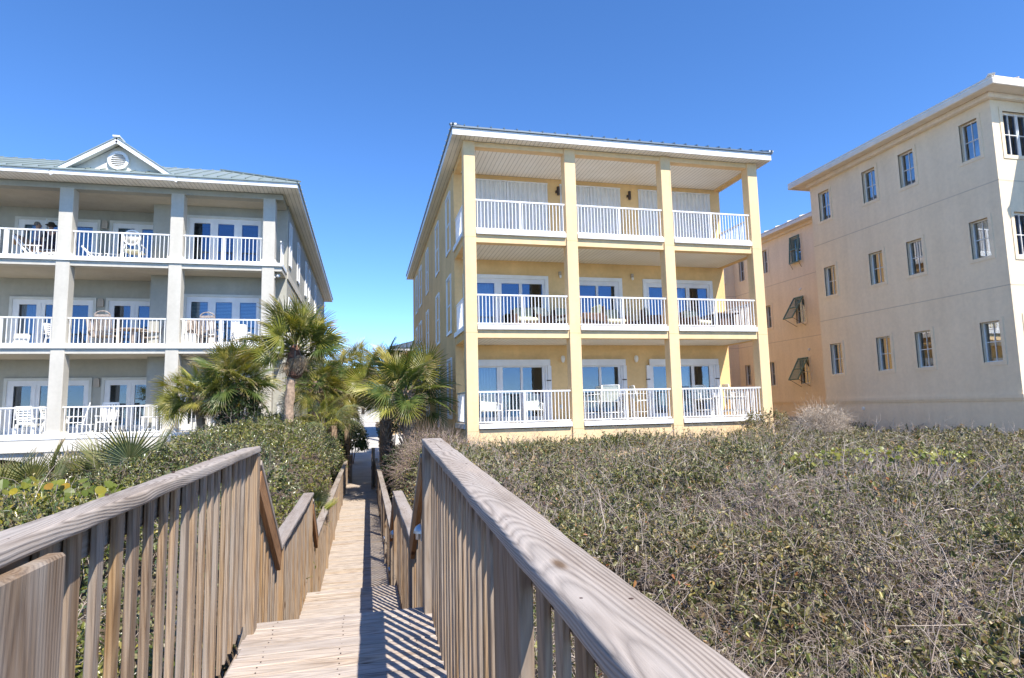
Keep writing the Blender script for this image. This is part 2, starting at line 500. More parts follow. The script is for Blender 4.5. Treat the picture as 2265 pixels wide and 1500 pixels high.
def worn_cap(name, p0, p1, w, t, mat, parent, up=(0, 0, 1), seed=1, amp=0.004, segs=80):
    """hand rail board with rounded, eroded edges (p0, p1 lie on the middle of its top face)"""
    L = (Vector(p1)-Vector(p0)).length
    prof = []
    r = 0.010
    for cx_, cz_, a0 in ((w/2-r, -r, 0), (-w/2+r, -r, 90), (-w/2+r, -t+r, 180), (w/2-r, -t+r, 270)):
        for k in range(4):
            a = math.radians(a0+k*30)
            prof.append((cx_+r*math.cos(a), cz_+r*math.sin(a)))
    n = len(prof)
    vs_, fs_ = [], []
    for i in range(segs+1):
        x = -L/2+L*i/segs
        for k, (y, z) in enumerate(prof):
            e = mnoise.noise(Vector((x*3.1, y*22+seed*3.7, z*25)))*amp + mnoise.noise(Vector((x*11, y*40+seed, z*40)))*amp*0.45
            ln = math.hypot(y, z+t/2) or 1
            sag = -0.006*math.sin(math.pi*(i/segs))*(1 if seed % 2 else -1)*0.6
            vs_.append((x+(e*1.5 if i in (0, segs) else 0), y+e*y/ln*1.2, z+e*(z+t/2)/ln+sag*0.5))
    for i in range(segs):
        for k in range(n):
            a, b_ = i*n+k, i*n+(k+1) % n
            fs_.append((a, a+n, b_+n, b_))
    fs_.append(tuple(range(n))); fs_.append(tuple(reversed(range(segs*n, segs*n+n))))
    me = bpy.data.meshes.new(name); me.from_pydata(vs_, [], fs_); me.update()
    me.materials.append(mat)
    for p in me.polygons: p.use_smooth = True
    bm = bmesh.new(); bm.from_mesh(me); bmesh.ops.recalc_face_normals(bm, faces=list(bm.faces)); bm.to_mesh(me); bm.free()
    o = bpy.data.objects.new(name, me)
    return place(o, parent, frame_of(p0, p1, up))

# ------------------------------------------------------------------ boardwalk deck
rnd = random.Random(11)
deck = bpy.data.objects.new('boardwalk', None)
place(deck, None, Matrix.Translation((0, 4, -3.0)))
tag(deck, 'weathered wooden boardwalk stepping down from the dune to the path', kind='structure')
Z0, Z1, Z2 = -1.34, -2.25, -2.90
XL, XR = -0.745, 0.455
def planks(y0, y1, z, xl, xr, pitch=0.143):
    y = y1
    while y-pitch > y0-0.02:
        w = pitch-0.006-rnd.uniform(0, 0.004)
        yc = y-pitch/2
        dz = rnd.uniform(-0.002, 0.003); dx = rnd.uniform(-0.012, 0.012); tilt = rnd.uniform(-0.003, 0.003)
        board('deck_plank', (xl+dx, yc+tilt, z-0.019+dz), (xr+dx, yc-tilt, z-0.019+dz+rnd.uniform(-.002, .002)), w, 0.038, MT['deck'], deck, bev=0.005)
        y -= pitch
planks(-1.6, 4.39, Z0, XL+.045, XR+0.01)
R1 = (Z0-Z1)/5
for k in range(4):
    z = Z0-R1*(k+1); y0 = 4.37+0.28*k
    for j in range(2): board('stair_tread', (XL+.05, y0+0.07+0.14*j+.01, z-.019), (XR-.05, y0+0.07+0.14*j+.01, z-.019), 0.135, 0.038, MT['deck'], deck)
    board('stair_riser', (XL+.05, y0-.006, z+R1/2-.03), (XR-.05, y0-.006, z+R1/2-.03), R1-.045, 0.02, MT['post'], deck, up=(0, -1, 0))
planks(5.48, 8.37, Z1, XL+.02, XR-.03)
R2 = (Z1-Z2)/4
for k in range(3):
    z = Z1-R2*(k+1); y0 = 8.35+0.28*k
    for j in range(2): board('stair_tread', (XL+.07, y0+0.07+0.14*j+.01, z-.019), (XR-.08, y0+0.07+0.14*j+.01, z-.019), 0.135, 0.038, MT['deck'], deck)
    board('stair_riser', (XL+.07, y0-.006, z+R2/2-.03), (XR-.08, y0-.006, z+R2/2-.03), R2-.045, 0.02, MT['post'], deck, up=(0, -1, 0))
planks(9.18, 26.0, Z2, XL+.03, XR-.04)
for x in (XL+.04, XR-.05):
    for a, b_ in (((x, -1.6, Z0-.145), (x, 4.36, Z0-.145)), ((x, 5.5, Z1-.145), (x, 8.33, Z1-.145)), ((x, 9.2, Z2-.145), (x, 26, Z2-.145)),
                  ((x, 4.37, Z0-.20), (x, 5.52, Z1-.14)), ((x, 8.35, Z1-.20), (x, 9.22, Z2-.14))):
        board('stringer', a, b_, 0.21, 0.038, MT['post'], deck, up=(1, 0, 0))
# nail heads on the top landing
nh = MB()
for yk in range(30):
    yc = 4.39-0.143*yk-0.0715
    for x in (-0.55, -0.13, 0.29):
        for d in (-.035, .035):
            nh.lathe([(0.004, Z0+0.0012), (0.0045, Z0+0.0030), (0.002, Z0+0.0034)], (x+rnd.uniform(-.01, .01), yc+d, 0), 6)
MT['rust'] = plain('rusty_nail', (0.06, 0.03, 0.02), 0.6)
o = nh.build('nail_heads', MT['rust'], deck); o['kind'] = 'stuff'
# worn threshold slab where the boardwalk meets the path
MB().box(-0.85, 0.6, 26.02, 26.4, -3.6, -3.08).build('threshold', stucco('threshold_concrete', (0.42, 0.40, 0.37)), deck)

# ------------------------------------------------------------------ railings
def light_dome(parent, p, rz=0.0):
    """hooded galvanised step light on the inner face of a post"""
    m = MB()
    vs_, fs_ = [], []
    n, rr = 12, 0.052
    for i in range(6):
        ph = math.pi/2*i/5
        for k in range(n+1):
            th = math.pi*k/n
            vs_.append((-rr*math.cos(ph)*math.sin(th)*0.95 if i < 5 else 0, rr*math.cos(ph)*math.cos(th), rr*math.sin(ph)*1.1))
    for i in range(5):
        for k in range(n):
            a = i*(n+1)+k
            fs_.append((a, a+1, a+n+2, a+n+1))
    m.add([Vector(q)+Vector(p) for q in vs_], fs_)
    m.box(p[0]-.004, p[0]+.004, p[1]-.045, p[1]+.045, p[2]-.05, p[2]+.055)
    m.lathe([(0.014, -0.045), (0.016, 0.0)], (p[0]-.02, p[1], p[2]), 8)
    return m.build('step_light', MT['steel'], parent, smooth=False)

def railing(label, side, pts, posts, capw=0.13, tilt=0.0, seed=1, stair=False, worn=True, deckz=None, yshort=None, pitch=0.135, bw=0.042, joined_beyond=None, zbot=None, group='wooden boardwalk railings', skip=()):
    """pts: two cap centre points (top face). side -1 left, +1 right"""
    p0, p1 = Vector(pts[0]), Vector(pts[1])
    root = thing('wooden_railing', label, 'railing', (p0.x, (p0.y+p1.y)/2, min(deckz)), 0, group)
    d = (p1-p0)
    up = Vector((tilt*side, 0, 1))
    if worn: worn_cap('handrail', p0, p1, capw, 0.040, MT['cap_hero' if seed in (3, 8) else 'cap'], root, up, seed, 0.0045, max(24, int(d.length*26)))
    else:
        board('handrail', p0-Vector((0, 0, .019)), p1-Vector((0, 0, .019)), capw, 0.038, MT['cap'], root, up)
        board('side_rail', (p0.x-.04*side, p0.y, p0.z-.13), (p1.x-.04*side, p1.y, p1.z-.13), 0.14, 0.036, MT['under'], root, up=(1, 0, 0))
    xin = lambda y: p0.x+(p1.x-p0.x)*(y-p0.y)/(p1.y-p0.y)
    ztop = lambda y: p0.z+(p1.z-p0.z)*(y-p0.y)/(p1.y-p0.y)
    # rail under the cap, outside the balusters' line
    off = 0.022*side
    a = Vector((p0.x+off, p0.y+.01, p0.z-.040-.046)); b_ = Vector((p1.x+off, p1.y-.01, p1.z-.040-.046))
    board('under_rail', a, b_, 0.09, 0.036, MT['post'], root, up=(1, 0, 0))
    dzf = lambda y: deckz[0]+(deckz[-1]-deckz[0])*(y-p0.y)/(p1.y-p0.y)
    if zbot is None: board('bottom_rail', (p0.x+off, p0.y+.01, dzf(p0.y)+.10), (p1.x+off, p1.y-.01, dzf(p1.y)+.10), 0.09, 0.036, MT['post'], root, up=(1, 0, 0))
    y = p0.y+0.05
    rj = MB()
    while y < p1.y-0.04:
        if not any(abs(y-q) < 0.085 for q in posts) and not any(s0 < y < s1 for s0, s1 in skip):
            zt = ztop(y)-.045; zb = (dzf(y)-.06 if zbot is None else zbot)-rnd.uniform(0, .02)
            zb = round(zb/0.02)*0.02
            w = bw+rnd.choice((0, 0, 0.006, -0.004, 0.010)); x = xin(y)+off-0.018*side-0.014*side+rnd.uniform(-.002, .002)
            if joined_beyond and y > joined_beyond: rj.box(x-.016, x+.016, y-w/2, y+w/2, zb, zt)
            else: board('baluster', (x, y, zb), (x+rnd.uniform(-.002, .002), y+rnd.uniform(-.003, .003), zt), w, 0.019, MT['post'], root, up=(-side, 0, 0), bev=0.003, cut=0.022)
        y += pitch*rnd.uniform(0.95, 1.05)
    if rj.v:
        o = rj.build('far_balusters', MT['post'], root); o['kind'] = 'stuff'
    for q in posts:
        zt = ztop(min(max(q, p0.y), p1.y))-.040
        x = xin(q)-side*(capw/2-.052)+.012*side
        board('post', (x-.012*side, q, dzf(min(max(q, p0.y), p1.y))-.45), (x-.012*side, q, zt), 0.12 if q in (4.235, 4.30) else 0.09, 0.09, MT['post'], root, up=(-side, 0, 0), bev=0.006)
    return root

# the two near rails of the top landing
rl = railing('weathered grey handrail on brown slats along the left of the top landing', -1, ((-0.640, -1.5, -0.232), (-0.7125, 4.25, -0.215)), [-.9, 4.235], 0.122, 0.12, 3, deckz=(Z0, Z0), pitch=0.142, bw=0.048, zbot=-1.25, skip=((1.13, 1.50),))
rr = railing('big grey handrail with swirling grain at the right of the top landing', 1, ((0.318, -1.2, -0.365), (0.444, 4.27, -0.198)), [-.6, 4.30], 0.135, 0.0, 8, deckz=(Z0, Z0), pitch=0.128, bw=0.044, zbot=-1.36, skip=((1.40, 1.76),))
# broad doubled posts of both rails close to the camera
o = board('post', (-0.600, 1.315, -2.0), (-0.600, 1.315, -0.268), 0.26, 0.036, MT['post'], rl, up=(1, 0, 0), bev=0.006)
o = board('post', (0.365, 1.58, -2.0), (0.365, 1.58, -0.325), 0.28, 0.04, MT['post'], rr, up=(-1, 0, 0), bev=0.006)
light_dome(rr, (0.375, 4.385, -0.845))
# screw heads along the near caps
for root, (p0, p1) in ((rl, ((-0.640, -1.5, -0.232), (-0.7125, 4.25, -0.215))), (rr, ((0.318, -1.2, -0.365), (0.444, 4.27, -0.198)))):
    sm_ = MB(); p0, p1 = Vector(p0), Vector(p1)
    for k in range(9):
        for d in (-.035, .035):
            q = p0.lerp(p1, (k+.5)/9)+Vector((d+rnd.uniform(-.006, .006), rnd.uniform(-.02, .02), 0))
            sm_.lathe([(.0052, q.z-.004), (.0052, q.z+.0012), (.003, q.z+.0022)], (q.x, q.y, 0), 7)
    o = sm_.build('screw_heads', MT['rust'], root); o['kind'] = 'stuff'
# first stair
railing('left stair rail dropping from the top landing to the middle landing', -1, ((-0.715, 4.31, -0.30), (-0.715, 5.43, -1.072)), [], 0.125, 0.0, 5, worn=False, deckz=(Z0-.05, Z1+.05), pitch=0.125)
railing('right stair rail dropping from the top landing to the middle landing', 1, ((0.435, 4.37, -0.30), (0.425, 5.33, -1.045)), [], 0.125, 0.0, 6, worn=False, deckz=(Z0-.05, Z1+.05), pitch=0.125)
# middle landing
ml = railing('short left railing of the middle landing below the first stairs', -1, ((-0.715, 5.43, -1.07), (-0.715, 8.55, -1.045)), [5.62, 8.50], 0.128, 0.0, 7, deckz=(Z1, Z1), pitch=0.128)
mr = railing('short right railing of the middle landing below the first stairs', 1, ((0.425, 5.33, -1.045), (0.420, 8.45, -1.065)), [5.50, 8.38], 0.128, 0.0, 9, deckz=(Z1, Z1), pitch=0.128)
light_dome(mr, (0.372, 5.42, -1.72)); light_dome(mr, (0.368, 8.46, -1.63)); 
# second stair
railing('left stair rail from the middle landing down to the long walk', -1, ((-0.715, 8.60, -1.13), (-0.715, 9.53, -1.762)), [], 0.125, 0.0, 5, worn=False, deckz=(Z1-.05, Z2+.05))
railing('right stair rail from the middle landing down to the long walk', 1, ((0.42, 8.52, -1.13), (0.42, 9.55, -1.745)), [], 0.125, 0.0, 6, worn=False, deckz=(Z1-.05, Z2+.05))
# long lower walk
lw = railing('long low railing along the left of the lower walk', -1, ((-0.715, 9.53, -1.762), (-0.735, 25.7, -1.93)), [9.7, 12.3, 14.9, 17.5, 20.1, 22.7, 25.6], 0.128, 0.0, 11, deckz=(Z2, Z2), joined_beyond=19)
rw = railing('long low railing along the right of the lower walk', 1, ((0.42, 9.55, -1.745), (0.43, 25.9, -1.925)), [9.75, 12.35, 14.95, 17.55, 20.15, 22.75, 25.6], 0.128, 0.0, 12, deckz=(Z2, Z2), joined_beyond=19)
light_dome(rw, (0.372, 9.75, -2.40)); light_dome(rw, (0.372, 12.35, -2.45))
# gate standing open at the foot of the walk
g = thing('garden_gate', 'dark wooden picket gate standing open at the end of the boardwalk', 'gate', (0.33, 24.0, -2.9))
for k in range(8):
    board('picket', (0.24, 23.45+k*.13, -2.85), (0.24, 23.45+k*.13, -1.62-.05*abs(k-3.5)), 0.09, 0.022, MT['post'], g, up=(-1, 0, 0))
for z in (-2.6, -1.9): board('cross_rail', (0.265, 23.4, z), (0.265, 24.42, z), 0.09, 0.03, MT['post'], g, up=(1, 0, 0))
board('gate_post', (0.30, 24.6, -3.5), (0.30, 24.6, -1.43), 0.13, 0.13, MT['post'], g, up=(1, 0, 0))
MB().box(0.215, 0.235, 23.36, 23.44, -2.14, -2.02).build('latch', MT['dark'], g)
gp = thing('gate_post', 'short grey wooden post left of the path beyond the boardwalk', 'post', (-0.62, 28.2, -3.35))
board('post_shaft', (-0.62, 28.2, -3.5), (-0.62, 28.2, -1.93), 0.14, 0.14, MT['post'], gp, up=(0, -1, 0))
MB().box(-.70, -.54, 28.12, 28.28, -1.929, -1.90).build('post_cap', MT['cap'], gp)
# ------------------------------------------------------------------ building helpers
def wall_holes(mb, axis, p0, p1, u0, u1, z0, z1, holes):
    """wall slab between planes p0..p1 across `axis` ('Y' or 'X') with rectangular openings (u0,u1,z0,z1)"""
    us = sorted({u0, u1, *[min(max(h[i], u0), u1) for h in holes for i in (0, 1)]})
    zs = sorted({z0, z1, *[min(max(h[i], z0), z1) for h in holes for i in (2, 3)]})
    for i in range(len(us)-1):
        for j in range(len(zs)-1):
            uc, zc = (us[i]+us[i+1])/2, (zs[j]+zs[j+1])/2
            if any(h[0] < uc < h[1] and h[2] < zc < h[3] for h in holes): continue
            if axis == 'Y': mb.box(us[i], us[i+1], p0, p1, zs[j], zs[j+1])
            else: mb.box(p0, p1, us[i], us[i+1], zs[j], zs[j+1])
    return mb

def clean(o):
    """weld a gridded wall and drop its inner faces so it is one solid skin"""
    me = o.data
    bm = bmesh.new(); bm.from_mesh(me)
    bmesh.ops.remove_doubles(bm, verts=list(bm.verts), dist=1e-4)
    bm.verts.index_update()
    seen = {}
    for f in bm.faces: seen.setdefault(tuple(sorted(v.index for v in f.verts)), []).append(f)
    dead = [f for fs_ in seen.values() if len(fs_) > 1 for f in fs_]
    bmesh.ops.delete(bm, geom=dead, context='FACES')
    bm.to_mesh(me); bm.free()
    return o

def front_window_unit(parent, Y, x0, x1, zf, top, glass, gt, gb, casing=0.10, frame='vinyl', cas='casing', gm='glass', curtains=(), name='glass_door', depth=0.05, blinds=()):
    """door or window unit facing -Y in an opening at wall plane Y"""
    m = MB()
    xs = [x0]+[q for g_ in glass for q in g_]+[x1]
    for i in range(0, len(xs), 2):
        if xs[i+1]-xs[i] > 1e-3:
            m.box(xs[i], xs[i+1], Y-.01, Y+.07, gb, gt)
            if i not in (0, len(xs)-2) and xs[i+1]-xs[i] > .07:      # meeting stiles
                xm = (xs[i]+xs[i+1])/2
                m.box(xm-.014, xm+.014, Y-.026, Y-.01, zf, gt+.05)
    m.box(x0, x1, Y-.01, Y+.07, gt, top); m.box(x0, x1, Y-.01, Y+.07, zf, gb)
    o = m.build(name, MT[frame], parent)
    c = MB()
    c.box(x0-casing, x0, Y-depth, Y+.03, zf, top+casing); c.box(x1, x1+casing, Y-depth, Y+.03, zf, top+casing); c.box(x0, x1, Y-depth, Y+.03, top, top+casing)
    if casing > 0: c.build('casing', MT[cas], o)
    for i, (a, b_) in enumerate(glass):
        MB().box(a, b_, Y+.022, Y+.034, gb, gt).build('pane', MT[gm], o)
        if i in curtains:
            cm = MB(); n = int((b_-a)/.05)
            pts = [(a+(b_-a)*k/n, Y+.20+.02*(k % 2)) for k in range(n+1)]
            for k in range(n): cm.add([(pts[k][0], pts[k][1], gb), (pts[k+1][0], pts[k+1][1], gb), (pts[k+1][0], pts[k+1][1], gt), (pts[k][0], pts[k][1], gt)], [(0, 1, 2, 3)])
            cm.build('curtain', MT['curtain'], o)
        if i in blinds:
            bm_ = MB(); z = gb+.03
            while z < gt: bm_.add([(a, Y+.10, z), (b_, Y+.10, z), (b_, Y+.125, z+.045), (a, Y+.125, z+.045)], [(0, 1, 2, 3)]); z += .055
            bm_.build('blind', MT['blind'], o)
    return o

def side_window(parent, X, y0, y1, z0, z1, face=-1, frame='white', trim=0.09, sash='double', gm='glass', recess=0.0, blind=0.0, curtain=False, name='window', back='room'):
    """window in a wall plane X; face -1 looks towards -X. recess>0: set back in the wall's opening"""
    s = face
    xo = X-s*recess
    m = MB()
    f = 0.055 if sash == 'double' else 0.036
    if trim > 0:
        for a, b_, c, d in ((y0-trim, y0, z0-trim, z1+trim), (y1, y1+trim, z0-trim, z1+trim), (y0, y1, z1, z1+trim), (y0, y1, z0-trim, z0)):
            m.box(X+s*.045, X-s*.01, a, b_, c, d)
    for a, b_, c, d in ((y0, y0+f, z0, z1), (y1-f, y1, z0, z1), (y0+f, y1-f, z1-f, z1), (y0+f, y1-f, z0, z0+f)):
        m.box(xo+s*.012, xo-s*.05, a, b_, c, d)
    ym, zm = (y0+y1)/2, (z0+z1)/2
    if sash == 'double': m.box(xo+s*.016, xo-s*.03, y0+f, y1-f, zm-.025, zm+.025)
    o = m.build(name, MT[frame], parent)
    if sash == 'cross':
        MB().box(xo+s*.004, xo-s*.028, ym-.011, ym+.011, z0+f, z1-f).build('muntin', MT[frame], o)
        MB().box(xo+s*.006, xo-s*.03, y0+f, y1-f, zm-.011, zm+.011).build('muntin', MT[frame], o)
    MB().box(xo-s*.012, xo-s*.02, y0+f, y1-f, z0+f, z1-f).build('pane', MT[gm], o)
    MB().box(xo-s*.22, xo-s*.24, y0+f, y1-f, z0+f, z1-f).build('toned_backing', MT[back], o)  # flat panel; its colour carries room dimness and reflected tan
    if blind > 0:
        b_ = MB(); z = z1-f
        zl = z1-(z1-z0)*blind
        while z > zl: b_.add([(xo-s*.07, y0+f, z), (xo-s*.07, y1-f, z), (xo-s*.085, y1-f, z-.05), (xo-s*.085, y0+f, z-.05)], [(0, 1, 2, 3)]); z -= .056
        b_.build('blind', MT['blind'], o)
    if curtain:
        MB().box(xo-s*.12, xo-s*.13, ym+.05, y1-f, z0+f, z1-f).build('curtain', MT['curtain'], o)
    return o

def porch_rail(parent, p0, p1, ztop, zbot, pitch, posts=(), mat='white_alu', joined=False, w=0.022, name='porch_railing'):
    """horizontal aluminium railing between two plan points"""
    p0, p1 = Vector((*p0, 0)), Vector((*p1, 0))
    d = p1-p0; L = d.length; d.normalize()
    m = MB()
    m.bar(p0+Vector((0, 0, ztop-.025)), p1+Vector((0, 0, ztop-.025)), 0.05, 0.05)
    m.bar(p0+Vector((0, 0, zbot+.02)), p1+Vector((0, 0, zbot+.02)), 0.034, 0.034)
    o = m.build(name, MT[mat], parent)
    n = max(2, round(L/pitch))
    h = ztop-.05-zbot-.037
    key = ('bal', round(h, 3), w)
    if key not in _board_cache:
        _board_cache[key] = MB().box(-w/2, w/2, -w/2, w/2, -h/2, h/2).mesh('porch_baluster')
    jm = MB()
    for k in range(n):
        q = p0+d*(L*(k+.5)/n)
        if any(abs((q-p0).length-s) < .055 for s in posts): continue
        if joined: jm.box(q.x-w/2, q.x+w/2, q.y-w/2, q.y+w/2, zbot+.037, ztop-.05)
        else: inst('baluster', _board_cache[key], MT[mat], o, Matrix.Translation((q.x, q.y, zbot+.037+h/2)))
    if joined:
        j = jm.build('side_balusters', MT[mat], o); j['kind'] = 'stuff'
    for s in posts:
        q = p0+d*s
        MB().box(q.x-.032, q.x+.032, q.y-.032, q.y+.032, zbot-.09, ztop-.052).build('rail_post', MT[mat], o)
    return o

def hip_roof(parent, x0, x1, y0, y1, z, slope, run, mat, seam=0.42, seam_h=0.045, name='roof', sides='FLR', thick=0.05):
    """hipped sheet roof: four slopes rising `run` metres inwards, flat on top; standing seams as sub-parts"""
    zt = z+slope*run
    m = MB()
    a = [(x0, y0, z), (x1, y0, z), (x1, y1, z), (x0, y1, z)]
    b_ = [(x0+run, y0+run, zt), (x1-run, y0+run, zt), (x1-run, y1-run, zt), (x0+run, y1-run, zt)]
    lo = [(p[0], p[1], z-thick) for p in a]
    m.add(a+b_+lo, [(0, 1, 5, 4), (1, 2, 6, 5), (2, 3, 7, 6), (3, 0, 4, 7), (4, 5, 6, 7), (8, 9, 1, 0), (9, 10, 2, 1), (10, 11, 3, 2), (11, 8, 0, 3), (11, 10, 9, 8)])
    o = m.build(name, MT[mat], parent)
    def seams(P, Q, inward):
        P, Q, I = Vector(P), Vector(Q), Vector(inward)
        L = (Q-P).length; d = (Q-P)/L
        n = int(L/seam)
        for k in range(1, n):
            s = L*k/n
            r_ = min(run, s, L-s)
            if r_ < .3: continue
            A = P+d*s+Vector((0, 0, seam_h*.45)); B = A+I*r_+Vector((0, 0, slope*r_))
            MB().bar(A-I*.015, B, .03, seam_h).build('seam', MT[mat], o)
    if 'F' in sides: seams(a[0], a[1], (0, 1, 0))
    if 'R' in sides: seams(a[1], a[2], (-1, 0, 0))
    if 'L' in sides: seams(a[0], a[3], (1, 0, 0))
    for i in ((0, 1) if 'F' in sides else (0,)):
        MB().bar(Vector(a[i])+Vector((0, 0, .03)), Vector(b_[i])+Vector((0, 0, .03)), .16, .05).build('hip_cap', MT[mat], o)
    return o

# ------------------------------------------------------------------ yellow building
yb = thing('yellow_house', 'yellow three-storey beach house with white-railed balconies in the middle', 'house', (8.3, 18.46, -3.0))
MT['joint'] = plain('yellow_joint', (0.55, 0.41, 0.2), 0.9)  # darker yellow for the column joint strips
YF, YBK = 18.46, 20.82
ZF = (-0.48, 2.57, 5.60)
CX = ((2.99, 3.36), (6.35, 6.73), (9.83, 10.20), (13.21, 13.59))
for a, b_ in CX:
    m = MB().box(a, b_, YF, YF+.37, -3.7, 8.50)
    MB_o = m.build('column', MT['yellow_trim'], yb, bevel=0.012)
    for z in (5.36, 2.33, -.70):        # control joints wrapped round the column
        MB().box(a-.002, b_+.002, YF-.002, YF+.372, z-.006, z+.006).build('joint', MT['joint'], MB_o)
DOORS = {
 0: [(3.42, 6.19, [(3.50, 4.44), (4.65, 5.285), (5.37, 6.08)]), (7.36, 9.06, [(7.44, 8.216), (8.31, 8.966)]), (10.28, 12.84, [(10.36, 11.10), (11.22, 11.92), (12.04, 12.67)])],
 1: [(3.42, 6.26, [(3.50, 4.41), (4.67, 5.31), (5.42, 6.17)]), (7.36, 9.12, [(7.44, 8.22), (8.31, 8.955)]), (10.22, 12.86, [(10.34, 11.10), (11.20, 11.87), (12.02, 12.77)])],
 2: [(3.35, 6.45, []), (6.95, 9.31, []), (10.08, 13.08, [])]}
TOP = (1.42, 4.55, 8.11)
holes = []
for k in (0, 1):
    for x0, x1, gl in DOORS[k]: holes.append((x0, x1, ZF[k]+.01, TOP[k]))
m = wall_holes(MB(), 'Y', YBK, YBK+.12, 3.0, 13.55, -.75, 8.34, holes)
clean(m.build('porch_wall', MT['yellow'], yb))
# side walls and rear
for q in ((3.0, 3.12, YBK+.12, 39.7), (13.43, 13.55, YBK+.12, 39.7), (3.12, 13.43, 39.58, 39.7)): MB().box(*q, -3.7, 8.46).build('side_wall', MT['yellow'], yb)
m = MB().box(3.02, 13.55, YF+.06, YF+.30, -3.7, -.66)
m.build('base_wall', MT['yellow_trim'], yb)
for q in ((3.0, 3.12), (13.43, 13.55)): MB().box(*q, YF+.37, YBK, -3.7, -.66).build('base_wall', MT['yellow'], yb)
# slabs, ledges, ceilings
for k in range(3):
    zf = ZF[k]
    zc = zf-.40
    if k > 0:
        for i in range(3): MB().box(CX[i][1], CX[i+1][0], YF+.05, YF+.33, zc, zf-.152).build('beam', MT['yellow_trim'], yb)
        for q in ((3.02, 3.25), (13.33, 13.55)): MB().box(*q, YF+.37, YBK-.002, zc, zf-.152).build('side_beam', MT['yellow'], yb)
        MB().box(3.25, 13.33, YF+.33, YBK-.003, zc+.012, zc+.05).build('porch_ceiling', MT['bead_x'], yb)
    MB().box(3.05, 13.52, YF+.10, YBK-.004, zf-.15, zf-.03).build('porch_floor', stucco('porch_concrete_%d' % k, (0.68, 0.63, 0.56)), yb)
    for i in range(3): MB().box(CX[i][1]+.003, CX[i+1][0]-.02, YF-.035, YF+.10, zf-.15, zf).build('ledge', MT['white'], yb, bevel=.006)
    for q in ((2.955, 3.10), (13.47, 13.62)): MB().box(*q, YF+.375, YBK-.002, zf-.15, zf).build('side_ledge', MT['white'], yb)
    for i in range(3):
        a, b_ = CX[i][1]+.004, CX[i+1][0]-.03
        porch_rail(yb, (a, YF+.06), (b_, YF+.06), (.52, 3.545, 6.60)[k], zf+.03, 0.112, posts=((b_-a)*.49,))
    porch_rail(yb, (3.06, YF+.38), (3.06, YBK-.01), (.52, 3.545, 6.60)[k], zf+.03, 0.112, joined=True, name='side_railing')
    porch_rail(yb, (13.49, YF+.38), (13.49, YBK-.01), (.52, 3.545, 6.60)[k], zf+.03, 0.112, joined=True, name='side_railing')
for i in range(3): MB().box(CX[i][1], CX[i+1][0], YF+.05, YF+.33, 8.33, 8.495).build('beam', MT['yellow_trim'], yb)
for q in ((3.02, 3.25), (13.33, 13.55)): MB().box(*q, YF+.37, YBK-.002, 8.30, 8.495).build('side_beam', MT['yellow'], yb)
MB().box(3.25, 13.33, YF+.33, YBK-.003, 8.345, 8.38).build('porch_ceiling', MT['bead_x'], yb)
# doors and rooms
for k in (0, 1):
    gt = (1.39, 4.385)[k]
    for j, (x0, x1, gl) in enumerate(DOORS[k]):
        front_window_unit(yb, YBK, x0, x1, ZF[k]+.01, TOP[k], gl, gt, ZF[k]+.16, casing=0.13 if k else 0.07, frame='vinyl', cas='white' if k else 'vinyl', depth=.06,
                          curtains=((0,), (0,))[k] if j == 0 else ((1,) if j == 2 else ()))
        if k == 0:      # roll-down storm shutter housing and side guides
            MB().box(x0-.10, x1+.16, YBK-.14, YBK-.06, TOP[k]+.02, TOP[k]+.24).build('shutter_box', MT['vinyl'], yb)
            for xx in ((x1+.075, x1+.21),)+(((x0-.21, x0-.075),) if j == 2 else ()):
                gd = MB().box(xx[0], xx[1], YBK-.09, YBK-.004, ZF[k]+.02, TOP[k]+.018).build('shutter_guide', MT['vinyl'], yb)
                MB().box(xx[0]-.05, xx[1]-.02, YBK-.10, YBK-.091, TOP[k]-.52, TOP[k]-.48).build('clasp', MT['dark'], gd)
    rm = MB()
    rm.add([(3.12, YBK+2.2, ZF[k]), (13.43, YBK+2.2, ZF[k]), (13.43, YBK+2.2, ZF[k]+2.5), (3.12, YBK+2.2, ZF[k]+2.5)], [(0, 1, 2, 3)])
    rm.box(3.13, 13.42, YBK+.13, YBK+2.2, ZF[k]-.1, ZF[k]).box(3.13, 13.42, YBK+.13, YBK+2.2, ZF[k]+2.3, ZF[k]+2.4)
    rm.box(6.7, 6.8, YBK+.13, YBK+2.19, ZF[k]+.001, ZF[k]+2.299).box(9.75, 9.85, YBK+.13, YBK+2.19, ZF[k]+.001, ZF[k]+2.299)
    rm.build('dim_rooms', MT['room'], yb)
# corrugated storm panels closing the top floor doors
def storm_panel(x0, x1):
    m = MB(); n = max(2, round((x1-x0)/.042)); pts = []
    for i in range(n+1):
        pts.append((x0+(x1-x0)*i/n, YBK-.02-(.062 if (i//2) % 2 else 0.0)))
    for i in range(n):
        m.add([(pts[i][0], pts[i][1], ZF[2]+.02), (pts[i+1][0], pts[i+1][1], ZF[2]+.02), (pts[i+1][0], pts[i+1][1], 8.11), (pts[i][0], pts[i][1], 8.11)], [(0, 1, 2, 3)])
    p = m.build('storm_panel', MT['shutter_panel'], yb)
    MB().box(x0-.02, x1+.02, YBK-.085, YBK-.001, 8.112, 8.15).build('header_track', MT['vinyl'], p)
for x0, x1 in ((3.40, 4.93), (4.99, 6.45), (6.95, 8.12), (8.18, 9.31), (10.08, 11.55), (11.61, 13.08)): storm_panel(x0, x1)
for x in (4.96, 8.15, 11.58): MB().box(x-.03, x+.03, YBK-.07, YBK-.002, ZF[2]+.02, 8.11).build('panel_post', MT['vinyl'], yb)
